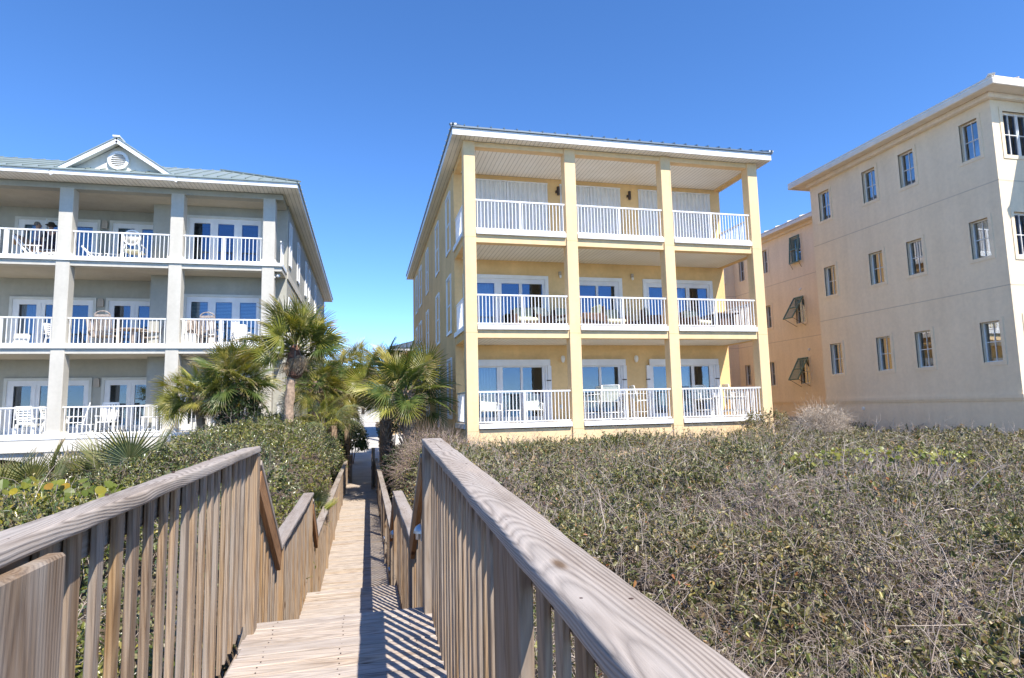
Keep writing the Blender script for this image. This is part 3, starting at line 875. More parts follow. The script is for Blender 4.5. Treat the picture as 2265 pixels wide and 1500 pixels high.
# lamps on the porch wall
for x in (6.845, 9.67):
    l = MB().lathe([(0.048, 7.71), (0.055, 7.72), (0.055, 8.02), (0.048, 8.03)], (x+.01, YBK-.11, 0), 14).build('wall_lamp', MT['dark'], yb)
    MB().box(x-.07, x+.01, YBK-.09, YBK-.001, 7.82, 7.90).build('lamp_bracket', MT['dark'], l)
    l = MB().box(x-.05, x+.04, YBK-.10, YBK-.001, 4.72, 4.86).build('wall_lamp', MT['beige_lamp'], yb, bevel=.01)
    MB().lathe([(0.03, 4.62), (0.045, 4.66), (0.045, 4.715)], (x, YBK-.08, 0), 10).build('lamp_shade', MT['white'], l)
    l = MB().lathe([(0.03, 1.55), (0.06, 1.60), (0.078, 1.68), (0.072, 1.76), (0.04, 1.80)], (x, YBK-.085, 0), 14).build('wall_lamp', MT['white'], yb, True)
    MB().box(x-.03, x+.03, YBK-.05, YBK-.001, 1.62, 1.75).build('lamp_bracket', MT['white'], l)
MB().box(6.70, 6.80, YBK-.03, YBK-.001, -.08, .06).build('outlet_box', MT['casing'], yb)
# windows of the shaded left side
for k, (zt, zb) in enumerate(((1.74, -.28), (4.78, 2.78), (7.88, 5.82))):
    for j, (y0, y1) in enumerate(((21.72, 22.72), (25.30, 26.34), (29.72, 30.75), (33.45, 34.80), (36.15, 37.2))):
        side_window(yb, 3.0, y0, y1, zb, zt, -1, 'white', 0.085, 'double', 'glass_blue')
MB().box(2.93, 2.999, 25.6, 25.9, -.75, -.35).build('meter_box', MT['vinyl'], yb)
# eaves
MB().box(2.62, 13.93, 18.13, YF+.05, 8.502, 8.54).box(2.62, 3.02, YF+.05, 40.0, 8.502, 8.54).box(13.53, 13.93, YF+.05, 40.0, 8.502, 8.54).build('soffit', MT['bead_x'], yb)
MB().box(2.60, 13.95, 18.10, 18.13, 8.50, 8.72).box(2.59, 2.62, 18.13, 40.05, 8.50, 8.72).box(13.93, 13.96, 18.13, 40.05, 8.50, 8.72).build('fascia', MT['white'], yb)
hip_roof(yb, 2.55, 14.0, 18.05, 40.1, 8.78, 0.26, 5.7, 'metal_grey', seam=.41)
MB().box(2.54, 2.72, 18.04, 18.2, 8.785, 8.84).box(13.85, 14.01, 18.04, 18.2, 8.785, 8.84).build('corner_flashing', MT['white_alu'], yb)

# ------------------------------------------------------------------ grey building on the left
gb = thing('grey_apartment_house', 'grey three-storey house with a round-vented gable and white balcony rails', 'house', (-8.0, 23.71, -3.0))
GY = 23.71
GF = (-0.60, 2.46, 5.53)
GC = [(-17.50, -17.07), (-13.96, -13.53), (-10.41, -9.98), (-6.88, -6.45), (-3.75, -3.32)]
for a, b_ in GC:
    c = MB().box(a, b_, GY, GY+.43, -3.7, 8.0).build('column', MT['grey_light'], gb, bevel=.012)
    for z in (GF[2], GF[0]):
        MB().box(a-.05, b_+.05, GY-.045, GY+.47, z, z+.13).build('column_base', MT['white_wall'], c)
for k in (1, 2):
    z = GF[k]
    MB().box(-17.5, -3.06, GY+.03, GY+.40, z-.30, z-.121).build('slab_edge', MT['grey_light'], gb)
    MB().box(-3.40, -3.06, GY+.40, 24.99, z-.30, z-.121).build('slab_edge', MT['grey_light'], gb)
for k in range(3):
    z = GF[k]
    MB().box(-17.5, -3.03, GY-.05, GY+.45, z-.12, z).box(-3.40, -3.03, GY+.45, 25.0, z-.12, z).build('ledge', MT['white'], gb)
    MB().box(-17.5, -7.83, GY+.45, 26.2, z-.12, z-.01).box(-7.83, -3.40, GY+.45, 25.0, z-.12, z-.01).build('porch_floor', MT['white_wall'], gb)
    zc = (2.16, 5.23, 7.98)[k]
    MB().box(-17.5, -7.83, GY+.40, 26.2, zc+.004, zc+.05).box(-7.83, -3.40, GY+.40, 25.0, zc+.004, zc+.05).build('porch_ceiling', MT['ceil_grey'], gb)
    for i in range(4):
        a, b_ = GC[i][1]+.002, GC[i+1][0]-.002
        porch_rail(gb, (a, GY+.12), (b_, GY+.12), z+.97, z+.03, 0.132, posts=((b_-a)*.5,))
    porch_rail(gb, (-3.16, GY+.43), (-3.16, 24.99), z+.97, z+.03, 0.132, joined=True, name='side_railing')
MB().box(-17.5, -3.06, GY+.03, GY+.40, 7.98, 8.19).box(-3.40, -3.06, GY+.40, 24.99, 7.98, 8.19).build('top_beam', MT['grey'], gb)
GD = [(26.2, -17.3, -14.4, [(-17.0, -16.45), (-16.1, -15.55), (-15.2, -14.65)]), (26.2, -12.80, -10.14, [(-12.59, -12.03), (-11.74, -11.18), (-10.88, -10.31)]),
      (26.2, -9.62, -7.90, [(-9.43, -8.87), (-8.59, -8.03)]), (25.0, -6.59, -4.02, [(-6.42, -5.84), (-5.57, -4.99), (-4.71, -4.12)])]
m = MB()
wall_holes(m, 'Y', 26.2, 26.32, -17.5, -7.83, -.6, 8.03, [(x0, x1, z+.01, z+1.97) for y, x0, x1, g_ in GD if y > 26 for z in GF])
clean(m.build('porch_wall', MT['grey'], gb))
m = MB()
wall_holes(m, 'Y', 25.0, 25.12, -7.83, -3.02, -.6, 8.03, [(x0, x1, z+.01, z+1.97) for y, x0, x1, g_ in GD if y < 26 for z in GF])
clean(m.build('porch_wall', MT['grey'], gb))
MB().box(-7.83, -7.71, 25.12, 26.199, -.6, 8.03).build('wall_return', MT['grey'], gb)
for q in ((-3.14, -3.02, 25.12, 47.2), (-17.62, -17.5, 24.15, 47.07), (-20.0, -3.14, 47.08, 47.2)): MB().box(*q, -3.7, 8.2).build('side_wall', MT['grey'], gb)
MB().box(-3.03, -2.98, 25.0, 47.2, 5.22, 5.50).build('belt_course', MT['grey_light'], gb)
for k, z in enumerate(GF):
    for j, (y, x0, x1, gl) in enumerate(GD):
        if k == 2 and j in (1, 2): bl = (0, 1, 2)
        elif k == 1 and j == 3: bl = (0, 1, 2)
        else: bl = ()
        front_window_unit(gb, y, x0, x1, z+.01, z+1.97, gl, z+1.78, z+.26, casing=0.10, frame='vinyl', curtains=((0,) if (k == 1 and j == 1) else ()), blinds=bl)
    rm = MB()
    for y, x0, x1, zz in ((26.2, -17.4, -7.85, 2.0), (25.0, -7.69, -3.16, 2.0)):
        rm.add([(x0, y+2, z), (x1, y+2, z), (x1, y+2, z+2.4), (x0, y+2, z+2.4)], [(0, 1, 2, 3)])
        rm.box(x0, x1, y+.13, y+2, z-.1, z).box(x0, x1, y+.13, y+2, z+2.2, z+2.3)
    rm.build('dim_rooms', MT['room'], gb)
    # arched lamp between the doors
    lm = MB(); pts = [(-9.98, z+1.72), (-9.78, z+1.72)]+[(-9.88+.10*math.cos(a), z+1.95+.10*math.sin(a)) for a in [math.pi*q/8 for q in range(9)]]
    n = len(pts)
    lm.add([(p[0], 26.10, p[1]) for p in pts]+[(p[0], 26.199, p[1]) for p in pts], [tuple(range(n))]+[(i, i+n, (i+1) % n+n, (i+1) % n) for i in range(n)])
    lm.build('wall_lamp', MT['beige_lamp'], gb)
# windows of the right side wall
for z0, z1 in ((5.93, 7.55), (2.85, 4.5)):
    for y0, y1 in ((25.55, 26.1), (28.5, 29.25), (32.1, 32.8), (34.0, 34.7), (38.0, 38.8)):
        side_window(gb, -3.02, y0, y1, z0, z1, 1, 'white', 0.08, 'double', 'glass_blue')
# base: white apron and arches on piers
MB().box(-17.5, -3.03, GY-.03, GY+.37, -1.13, -.722).build('apron', MT['white_wall'], gb)
for i in range(4):
    a, b_ = GC[i][1], GC[i+1][0]
    m = MB(); n = 8
    for k in range(n):
        xa, xb = a+(b_-a)*k/n, a+(b_-a)*(k+1)/n
        za = -1.62+.30*math.sin(math.pi*k/n); zb = -1.62+.30*math.sin(math.pi*(k+1)/n)
        m.add([(xa, GY+.08, za), (xb, GY+.08, zb), (xb, GY+.08, -1.131), (xa, GY+.08, -1.131), (xa, GY+.34, za), (xb, GY+.34, zb), (xb, GY+.34, -1.131), (xa, GY+.34, -1.131)],
              [(0, 1, 2, 3), (7, 6, 5, 4), (1, 0, 4, 5)])
    m.build('arch', MT['grey_light'], gb)
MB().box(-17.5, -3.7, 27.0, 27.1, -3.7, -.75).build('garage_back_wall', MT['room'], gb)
# eaves, gable, roof
MB().box(-18.0, -2.50, 22.98, GY+.03, 8.20, 8.23).box(-3.06, -2.50, GY+.03, 47.4, 8.20, 8.23).build('soffit', MT['bead_x'], gb)
MB().box(-18.0, -2.47, 22.93, 22.98, 8.20, 8.36).box(-2.50, -2.45, 22.98, 47.45, 8.20, 8.36).build('fascia', MT['white'], gb)
hip_roof(gb, -18.1, -2.40, 22.88, 47.5, 8.41, 0.45, 3.4, 'metal_green', seam=.45, seam_h=.035, sides='FR')
gx, gz, gw, gs = -8.45, 9.62, 1.98, 0.665
gv = MB()
gv.add([(gx-gw+.35, 23.25, 8.42), (gx+gw-.35, 23.25, 8.42), (gx, 23.25, gz-.16)], [(0, 1, 2)])
gv.build('gable_wall', MT['white_wall'], gb)
for s in (-1, 1):
    A, B = Vector((gx, 22.95, gz)), Vector((gx+s*gw, 22.95, gz-gs*gw))
    off = Vector((0, 0, -.09))
    MB().bar(A+off, B+off, .05, .17, (0, 0, 1)).build('rake_board', MT['white'], gb)
    r_ = MB(); up = Vector((0, 0, .03))
    q = [A+up+Vector((0, -.05, 0)), B+up+Vector((0, -.05, 0)), B+up+Vector((0, 3.2, 0)), A+up+Vector((0, 3.2, 0))]
    r_.add(q+[p-Vector((0, 0, .04)) for p in q], [(0, 1, 2, 3), (7, 6, 5, 4), (0, 4, 5, 1)])
    r_.build('gable_roof', MT['metal_green'], gb)
    q = [A+Vector((0, .03, -.14)), B+Vector((0, .03, -.14)), B+Vector((0, .29, -.14)), A+Vector((0, .29, -.14))]
    MB().add(q+[p+Vector((0, 0, .02)) for p in q], [(3, 2, 1, 0), (4, 5, 6, 7)]).build('gable_soffit', MT['bead_y'], gb)
MB().box(gx-.11, gx+.11, 22.88, 23.4, gz+.02, gz+.075).build('ridge_cap', MT['white_alu'], gb)
v = MB()
n = 28
for ri, ro, ya, yb_ in ((.235, .335, 23.15, 23.23), ):
    for k in range(n):
        a0, a1 = 2*math.pi*k/n, 2*math.pi*(k+1)/n
        c = lambda r_, a, y: (gx+r_*math.cos(a), y, 8.90+r_*math.sin(a))
        v.add([c(ri, a0, ya), c(ro, a0, ya), c(ro, a1, ya), c(ri, a1, ya), c(ri, a0, yb_), c(ro, a0, yb_+.02), c(ro, a1, yb_+.02), c(ri, a1, yb_)], [(0, 1, 2, 3), (1, 5, 6, 2), (0, 3, 7, 4)])
vo = v.build('gable_vent', MT['white'], gb)
for k in range(7):
    z = 8.68+k*.072; h = math.sqrt(max(.0, (.234)**2-(z-8.90)**2))
    MB().add([(gx-h, 23.16, z-.03), (gx+h, 23.16, z-.03), (gx+h, 23.23, z+.03), (gx-h, 23.23, z+.03)], [(0, 1, 2, 3)]).build('louvre', MT['white'], vo)
fl = MB().box(-3.36, -3.24, GY+.36, GY+.44, 5.10, 5.22).build('flood_light', MT['white'], gb)
for dx, dz in ((-.06, -.10), (.12, -.03)):
    MB().tube([(-3.30+dx*.3, GY+.3, 5.12), (-3.30+dx, GY+.14, 5.10+dz)], [.035, .07], 10).build('lamp_head', MT['white'], fl, True)

# ------------------------------------------------------------------ peach building on the right
pb = thing('peach_apartment_house', 'peach stucco house with deep-set small windows at the right edge', 'house', (22.0, 13.18, -3.0))
PX_, PY0, PY1 = 17.6, 13.18, 20.62
WY = ((13.60, 14.17), (15.80, 16.38), (17.37, 17.96), (19.60, 20.17))
WZ = ((1.00, 2.17), (4.07, 5.20), (7.08, 8.24))
ph = [(y0, y1, z0, z1) for y0, y1 in WY for z0, z1 in WZ]
FW = ((18.00, 19.30), (20.2, 21.5), (23.0, 24.3))
fh = [(x0, x1, z0, z1) for x0, x1 in FW for z0, z1 in ((.90, 2.20), (3.97, 5.25), (6.95, 8.28))]
m = MB()
wall_holes(m, 'X', PX_, PX_+.22, PY0, PY1, -3.7, 8.75, ph)
wall_holes(m, 'Y', PY0, PY0+.22, PX_+.22, 28.0, -3.7, 8.75, fh)
clean(m.build('wall', MT['peach'], pb))
def win_trim(y0, y1, z0, z1, X):
    t, d = .10, .022
    m_ = MB()
    for a, b_, c, e in ((y0-t, y0, z0-t, z1+t), (y1, y1+t, z0-t, z1+t), (y0, y1, z1, z1+t), (y0, y1, z0-t, z0)): m_.box(X-d, X+.03, a, b_, c, e)
    return m_.build('window_surround', MT['peach'], pb)
for zi, (z0, z1) in enumerate(WZ):
    for yi, (y0, y1) in enumerate(WY):
        win_trim(y0, y1, z0, z1, PX_)
        side_window(pb, PX_, y0, y1, z0, z1, -1, 'white', 0.0, 'cross', 'glass_clear', recess=.13, blind=(0 if zi < 2 else (.28, .95, .52, .42)[yi]), back='reflected_tan' if zi < 2 else 'room', curtain=(zi, yi) in ((0, 1), (1, 3), (0, 2)))
for z0, z1 in ((.90, 2.20), (3.97, 5.25), (6.95, 8.28)):
    for x0, x1 in FW:
        t = .115; m = MB()
        for a, b_, c, e in ((x0-t, x0, z0-t, z1+t), (x1, x1+t, z0-t, z1+t), (x0, x1, z1, z1+t), (x0, x1, z0-t, z0)): m.box(a, b_, PY0-.022, PY0+.03, c, e)
        m.build('window_surround', MT['peach'], pb)
        xm = (x0+x1)/2
        f = front_window_unit(pb, PY0+.10, x0+.001, x1-.001, z0+.001, z1-.001, [(x0+.05, xm-.05), (xm+.05, x1-.05)], z1-.06, z0+.06, casing=0, frame='white', name='window')
        for xa, xb in ((x0+.05, xm-.05), (xm+.05, x1-.05)):
            MB().box((xa+xb)/2-.012, (xa+xb)/2+.012, PY0+.092, PY0+.13, z0+.06, z1-.06).build('muntin', MT['white'], f)
            MB().box(xa, xb, PY0+.094, PY0+.128, (z0+z1)/2-.012, (z0+z1)/2+.012).build('muntin', MT['white'], f)
        MB().box(x0, x1, PY0+.35, PY0+.37, z0, z1).build('toned_backing', MT['room'], f)  # flat panel with the room's dimness in its colour
# rear wing, courtyard recess and back block
SX = 21.1
wz = [(26.0-.35, 26.0+.35, 7.0, 8.22), (26.0-.33, 26.0+.33, 3.87, 5.1), (26.0-.33, 26.0+.33, .85, 2.05), (28.25, 28.65, 6.95, 8.2), (28.25, 28.65, 3.95, 5.15), (28.25, 28.65, .85, 2.1), (30.35, 30.85, 6.95, 8.15), (30.35, 30.85, .95, 2.1)]
m = MB()
wall_holes(m, 'X', SX, SX+.2, PY1, 31.4, -3.7, 8.75, wz)
m.box(PX_, 26.0, 31.4, 31.6, -3.7, 8.75).box(PX_+.22, SX, PY1-.2, PY1, -3.7, 8.75).box(PX_, PX_+.2, 31.6, 42, -3.7, 8.75).box(27.8, 28, 13.4, 42, -3.7, 8.75)
m.build('wing_wall', MT['peach'], pb)
for i, (y0, y1, z0, z1) in enumerate(wz):
    win_trim(y0, y1, z0, z1, SX)
    side_window(pb, SX, y0, y1, z0, z1, -1, 'white', 0.0, 'cross', 'glass_blue' if i == 1 else 'glass_clear', recess=.10, back='room' if i == 1 else 'reflected_tan')
for z0, z1 in ((6.9, 8.1), (3.95, 5.1), (1.0, 2.15)):
    w_ = front_window_unit(pb, 31.38, 19.95, 20.45, z0, z1, [(20.0, 20.19), (20.21, 20.4)], z1-.05, z0+.05, casing=0.1, frame='white', cas='peach', name='window')
    MB().box(20.0, 20.4, 31.39, 31.399, z0+.05, z1-.05).build('toned_backing', MT['room'], w_)  # unlit room painted as a thin dark panel
# top-hung louvred shutters, the lower two propped open
for zt, zb, ang in ((8.30, 6.90, 5), (5.18, 3.86, 33), (2.13, .86, 31)):
    L = zt-zb; a = math.radians(ang); y0, y1 = 25.66, 26.36
    hx, hz = SX-.06, zt
    dx, dz = -math.sin(a), -math.cos(a)
    fr = MB()
    P = lambda s, y, o=0: (hx+dx*s-dz*o*1.0, y, hz+dz*s+dx*o)
    for ya, yb2 in ((y0, y0+.06), (y1-.06, y1)):
        fr.bar(P(0, (ya+yb2)/2), P(L, (ya+yb2)/2), .06, .04, (0, 1, 0))
    for s in (.03, L/2, L-.03): fr.bar(P(s, y0+.06), P(s, y1-.06), .06, .04, (dx, 0, dz))
    so = fr.build('top_hung_shutter', MT['green_shutter'], pb)
    s = .09
    while s < L-.07:
        if abs(s-L/2) > .05:
            q0, q1 = Vector(P(s, y0+.06)), Vector(P(s+.03, y0+.06)); off = Vector((-.02, 0, .0))
            MB().add([P(s, y0+.06), P(s, y1-.06), Vector(P(s+.035, y1-.06))+off, Vector(P(s+.035, y0+.06))+off], [(0, 1, 2, 3)]).build('louvre', MT['green_shutter'], so)
        s += .05
    for y in (y0+.03, y1-.03):
        MB().tube([P(L*.97, y), (SX-.01, y, zb-.15 if ang > 10 else zb-.25)], .011, 5).build('prop_rod', MT['dark'], so)
# belt lines, base moulding
for z in (6.178, 3.127):
    MB().box(PX_-.004, PX_+.01, PY0, PY1, z-.014, z+.014).box(PX_+.0101, 28, PY0-.004, PY0+.01, z-.014, z+.014).box(SX-.004, SX+.01, PY1, 31.4, z-.014, z+.014).box(PX_, SX-.004, 31.396, 31.41, z-.014, z+.014).build('joint_line', plain('peach_joint', (0.60, 0.50, 0.38), 0.9), pb)
for z0, z1, d in ((-.05, .06, .05), (-.11, -.05, .03)):
    MB().box(PX_-d, PX_-.001, PY0-d, PY1, z0, z1).box(PX_-.001, 28, PY0-d, PY0-.001, z0, z1).box(SX-d, SX-.001, PY1+.001, 31.4, z0, z1).build('base_moulding', MT['peach'], pb)
# projecting bay towards the sea, beyond the right edge of the picture
MB().box(19.62, 27.9, 11.0, 13.155, -3.7, 8.75).build('projecting_bay', MT['peach'], pb)
for z0, z1 in ((1.0, 2.2), (4.05, 5.25), (7.05, 8.25)):
    side_window(pb, 19.62, 11.8, 12.4, z0, z1, -1, 'white', 0.09, 'double', 'glass_blue')
    front_window_unit(pb, 10.99, 21.5, 23.0, z0, z1, [(21.56, 22.22), (22.28, 22.94)], z1-.06, z0+.06, casing=.1, frame='white', cas='peach', gm='glass_blue', name='window')
MB().box(19.12, 28.4, 10.5, 12.55, 8.752, 8.87).build('gutter', MT['cream'], pb, bevel=.015)
hip_roof(pb, 19.1, 28.42, 10.48, 12.56, 8.925, 0.28, 1.0, 'cream', seam=.9, sides='F')
# eaves and roof
def eave(x0, x1, y0, y1, z):
    MB().box(x0, x1, y0, y1, z, z+.03).build('soffit', MT['cream'], pb)
MB().box(17.08, 28.4, 12.66, PY0-.001, 8.75, 8.78).box(17.08, PX_-.001, PY0-.001, 21.1, 8.75, 8.78).box(PX_-.001, SX, PY1+.001, 21.1, 8.75, 8.78).box(20.6, SX, 21.1, 31.4, 8.75, 8.78).build('soffit', MT['cream'], pb)
MB().box(17.40, PX_-.002, PY0-.15, PY1, 8.60, 8.749).box(PX_-.002, 28, PY0-.15, PY0-.002, 8.60, 8.749).box(20.95, SX-.002, PY1+.02, 31.4, 8.60, 8.749).build('frieze_moulding', MT['cream'], pb, bevel=.02)
MB().box(17.00, 17.08, 12.58, 21.18, 8.71, 8.875).box(17.08, 28.5, 12.58, 12.66, 8.71, 8.875).box(17.08, 20.55, 21.1, 21.18, 8.71, 8.875).box(20.52, 20.6, 21.18, 31.4, 8.71, 8.875).build('gutter', MT['cream'], pb, bevel=.015)
MB().box(17.04, 17.085, 12.62, 21.14, 8.876, 8.915).box(17.085, 28.45, 12.62, 12.66, 8.876, 8.915).build('drip_edge', MT['white'], pb)
hip_roof(pb, 17.03, 28.5, 12.61, 21.2, 8.968, 0.28, 4.2, 'cream', seam=.9, sides='F')
hip_roof(pb, 20.55, 28.5, 21.25, 44, 8.95, 0.28, 3.8, 'cream', seam=.9, sides='L')
MB().tube([(17.12, 12.70, 9.0), (18.4, 13.98, 9.33)], .06, 8).build('hip_tile', MT['white'], pb, True)
MB().box(SX-.03, SX+.0, 24.7, 27.6, -3.7, -.78).build('garage_shade_panel', MT['room'], pb)  # flat panel on the solid wall, inner shade put into its colour
MB().lathe([(0.055, PX_-.03), (0.06, PX_)], (0, 18.81, -.315), 10, 'X').build('vent_cap', MT['white'], pb)
for y, z in ((25.9, 5.55), (25.6, 2.5)): MB().lathe([(0.06, SX-.05), (0.07, SX)], (0, y, z), 10, 'X').build('vent_cap', MT['white'], pb)
MB().box(SX-.12, SX-.001, 28.0, 28.25, -1.0, -.70).build('outlet_box', MT['peach'], pb)
# ------------------------------------------------------------------ lie of the land
def vnoise(x, y, s, seed=0.0):
    """cheap smooth value noise on arrays"""
    x = np.asarray(x, float)/s+seed*13.37; y = np.asarray(y, float)/s+seed*7.77
    xi, yi = np.floor(x), np.floor(y)
    fx, fy = x-xi, y-yi
    fx = fx*fx*(3-2*fx); fy = fy*fy*(3-2*fy)
    def h(a, b): 
        q = np.sin(a*127.1+b*311.7)*43758.5453
        return q-np.floor(q)
    return (h(xi, yi)*(1-fx)+h(xi+1, yi)*fx)*(1-fy)+(h(xi, yi+1)*(1-fx)+h(xi+1, yi+1)*fx)*fy-0.5

def hR(x, y):
    """top of the thicket on the right"""
    x = np.asarray(x, float); y = np.asarray(y, float)
    z = -1.04+0.11*smooth(2, 10, y)+0.30*vnoise(x, y, 1.6, 1)+0.46*vnoise(x, y, 0.75, 2)*(1-0.6*smooth(8, 16, y))+0.15*vnoise(x, y, 0.3, 5)
    z = z-1.45*(1-smooth(0.45, 1.45, x))*smooth(4.2, 7.5, y)
    z = z-0.55*np.exp(-((x-1.45)**2+(y-2.1)**2)/0.10)-0.4*np.exp(-((x-1.5)**2+(y-3.3)**2)/0.16)
    z = z-0.30*smooth(16.0, 18.3, y)*(x < 13.5)-0.16*smooth(11, 14, x)
    return z

def hL(x, y):
    """top of the shrubs on the left"""
    x = np.asarray(x, float); y = np.asarray(y, float)
    z = -1.05-0.10*smooth(6, 14, y)+0.14*vnoise(x, y, 1.6, 3)+0.22*vnoise(x, y, 0.7, 4)+0.08*vnoise(x, y, 0.3, 6)
    dm = np.sqrt(((x+2.6)/2.15)**2+((y-17.3)/5.6)**2)
    z = z+0.90*np.exp(-dm**2.6)+0.28*vnoise(x, y, 1.3, 14)
    z = z-1.00*smooth(-1.35, -0.80, x)*smooth(4.2, 7.5, y)*(1-.45*smooth(12, 16, y))-0.30*smooth(-1.8, -0.8, x)*(1-smooth(4.2, 7.5, y))
    z = z-1.2*smooth(14.0, 16.5, y)*(1-smooth(-5.7, -4.7, x))
    z = z-1.2*smooth(20.5, 23.0, y)
    return z

def ground_z(x, y):
    x = np.asarray(x, float); y = np.asarray(y, float)
    zr = hR(np.maximum(x, .55), np.minimum(y, 18.3))-0.50
    zl = hL(np.minimum(x, -.85), np.minimum(y, 22.5))-0.50
    z = np.where(x > -0.15, zr, zl)
    z = np.maximum(z, -3.42)
    # corridor of the boardwalk and the path
    under = np.where(y < 4.4, -1.75, np.where(y < 8.6, -2.75, -3.40))
    inw = (x > -0.95) & (x < 0.62)
    z = np.where(inw, np.minimum(z, under), z)
    far = smooth(17.5, 21.5, y)
    z = z*(1-far)+(-3.42)*far
    z = np.where(x > 13.6, np.maximum(z*1.0, z), z)
    back = smooth(-3, -30, y)
    z = z*(1-back)+(-6.5)*back
    side = np.maximum(smooth(22, 32, x), smooth(16, 28, -x))*(1-back)
    z = z*(1-side)+(-2.2)*side
    z = z+np.where(y > 46, 0.078*(np.minimum(y, 72)-46), 0.0)
    return z

gx_ = np.unique(np.concatenate([np.linspace(-3000, -60, 12), np.linspace(-60, -8, 40), np.linspace(-8, 8, 110), np.linspace(8, 30, 60), np.linspace(30, 3000, 14), [-.95, .62]]))
gy_ = np.unique(np.concatenate([np.linspace(-60, -8, 20), np.linspace(-8, 24, 120), np.linspace(24, 90, 45), np.linspace(90, 3000, 14)]))
GX, GYY = np.meshgrid(gx_, gy_)
GZ = ground_z(GX, GYY)
nx_, ny_ = len(gx_), len(gy_)
ii, jj = np.meshgrid(np.arange(nx_-1), np.arange(ny_-1))
q0 = (jj*nx_+ii).ravel()
quads = np.stack([q0, q0+1, q0+1+nx_, q0+nx_], 1)
gm, nt, b = newmat('sandy_ground_with_litter')
v = mapped(nt)
n1 = N(nt, 'ShaderNodeTexNoise', Scale=1.3, Detail=8.0, Roughness=0.7); nt.links.new(v, n1.inputs['Vector'])
n2 = N(nt, 'ShaderNodeTexNoise', Scale=45.0, Detail=3.0); nt.links.new(v, n2.inputs['Vector'])
c1 = ramp(nt, n1.outputs['Fac'], [(0.30, (0.060, 0.042, 0.028)), (0.52, (0.11, 0.080, 0.052)), (0.72, (0.24, 0.20, 0.15))])
c2 = ramp(nt, n2.outputs['Fac'], [(0.35, (0.55, 0.5, 0.45)), (0.65, (1, 1, 1))])
litter = mixc(nt, 1.0, c1.outputs[0], c2.outputs[0], 'MULTIPLY')
sp_ = nt.nodes.new('ShaderNodeSeparateXYZ'); nt.links.new(v, sp_.inputs[0])
jt = N(nt, 'ShaderNodeMath', _operation='MULTIPLY_ADD'); jt.inputs[1].default_value = 3.0; nt.links.new(n1.outputs['Fac'], jt.inputs[0]); nt.links.new(sp_.outputs[1], jt.inputs[2])
beach = ramp(nt, jt.outputs[0], [(0.0, (1, 1, 1)), (1.0, (0, 0, 0))])
mr = N(nt, 'ShaderNodeMapRange'); mr.inputs['From Min'].default_value = -2.5; mr.inputs['From Max'].default_value = 0.5; nt.links.new(jt.outputs[0], mr.inputs['Value']); nt.links.new(mr.outputs[0], beach.inputs[0])
nt.links.new(mixc(nt, beach.outputs[0], litter, (0.74, 0.72, 0.68)), b.inputs['Base Color'])
b.inputs['Roughness'].default_value = 1.0
bump(nt, b, n2.outputs['Fac'], 0.6, 0.03)
go = bpy.data.objects.new('ground', big_mesh('ground', np.stack([GX, GYY, GZ], -1).reshape(-1, 3), quads, [gm], smooth=True))
place(go); go['kind'] = 'structure'
# sea behind the viewer
sm, nt, b = newmat('sea_water')
b.inputs['Base Color'].default_value = (0.02, 0.10, 0.13, 1); b.inputs['Roughness'].default_value = 0.12
n1 = N(nt, 'ShaderNodeTexNoise', Scale=0.6, Detail=6.0); nt.links.new(mapped(nt, scale=(1, .35, 1)), n1.inputs['Vector']); bump(nt, b, n1.outputs['Fac'], 0.6, 0.4)
so = MB().add([(-3000, -3000, -6.0), (3000, -3000, -6.0), (3000, -24, -6.0), (-3000, -24, -6.0)], [(0, 1, 2, 3)]).build('sea', sm); so['kind'] = 'structure'
# the pale shell path
pm, nt, b = newmat('shell_path')
v = mapped(nt)
n1 = N(nt, 'ShaderNodeTexNoise', Scale=1.2, Detail=5.0); nt.links.new(v, n1.inputs['Vector'])
n2 = N(nt, 'ShaderNodeTexNoise', Scale=60.0, Detail=2.0); nt.links.new(v, n2.inputs['Vector'])
c1 = ramp(nt, n1.outputs['Fac'], [(0.3, (0.44, 0.42, 0.39)), (0.7, (0.58, 0.56, 0.53))])
c2 = ramp(nt, n2.outputs['Fac'], [(0.3, (0.75, 0.74, 0.72)), (0.7, (1, 1, 1))])
nt.links.new(mixc(nt, 1.0, c1.outputs[0], c2.outputs[0], 'MULTIPLY'), b.inputs['Base Color']); b.inputs['Roughness'].default_value = 0.95
bump(nt, b, n2.outputs['Fac'], 0.4, 0.02)
ys = np.linspace(26.35, 73.0, 60); m = MB(); pv = []
rp = random.Random(4)
for y in ys:
    z = -3.37+(0.078*(min(y, 72)-46) if y > 46 else 0)+.012
    pv += [(-.80-rp.uniform(0, .18)-(.25 if y > 31 else 0), y, z), (0.0, y, z+.01), (1.02+rp.uniform(0, .18), y, z)]
m.add(pv, [(i*3+k, i*3+k+1, i*3+k+4, i*3+k+3) for i in range(len(ys)-1) for k in (0, 1)])
po = m.build('path', pm); po['kind'] = 'structure'

# ------------------------------------------------------------------ thickets: sprigs of leaves and bare twigs as real faces
def unit(v): return v/np.maximum(np.linalg.norm(v, axis=-1, keepdims=True), 1e-9)

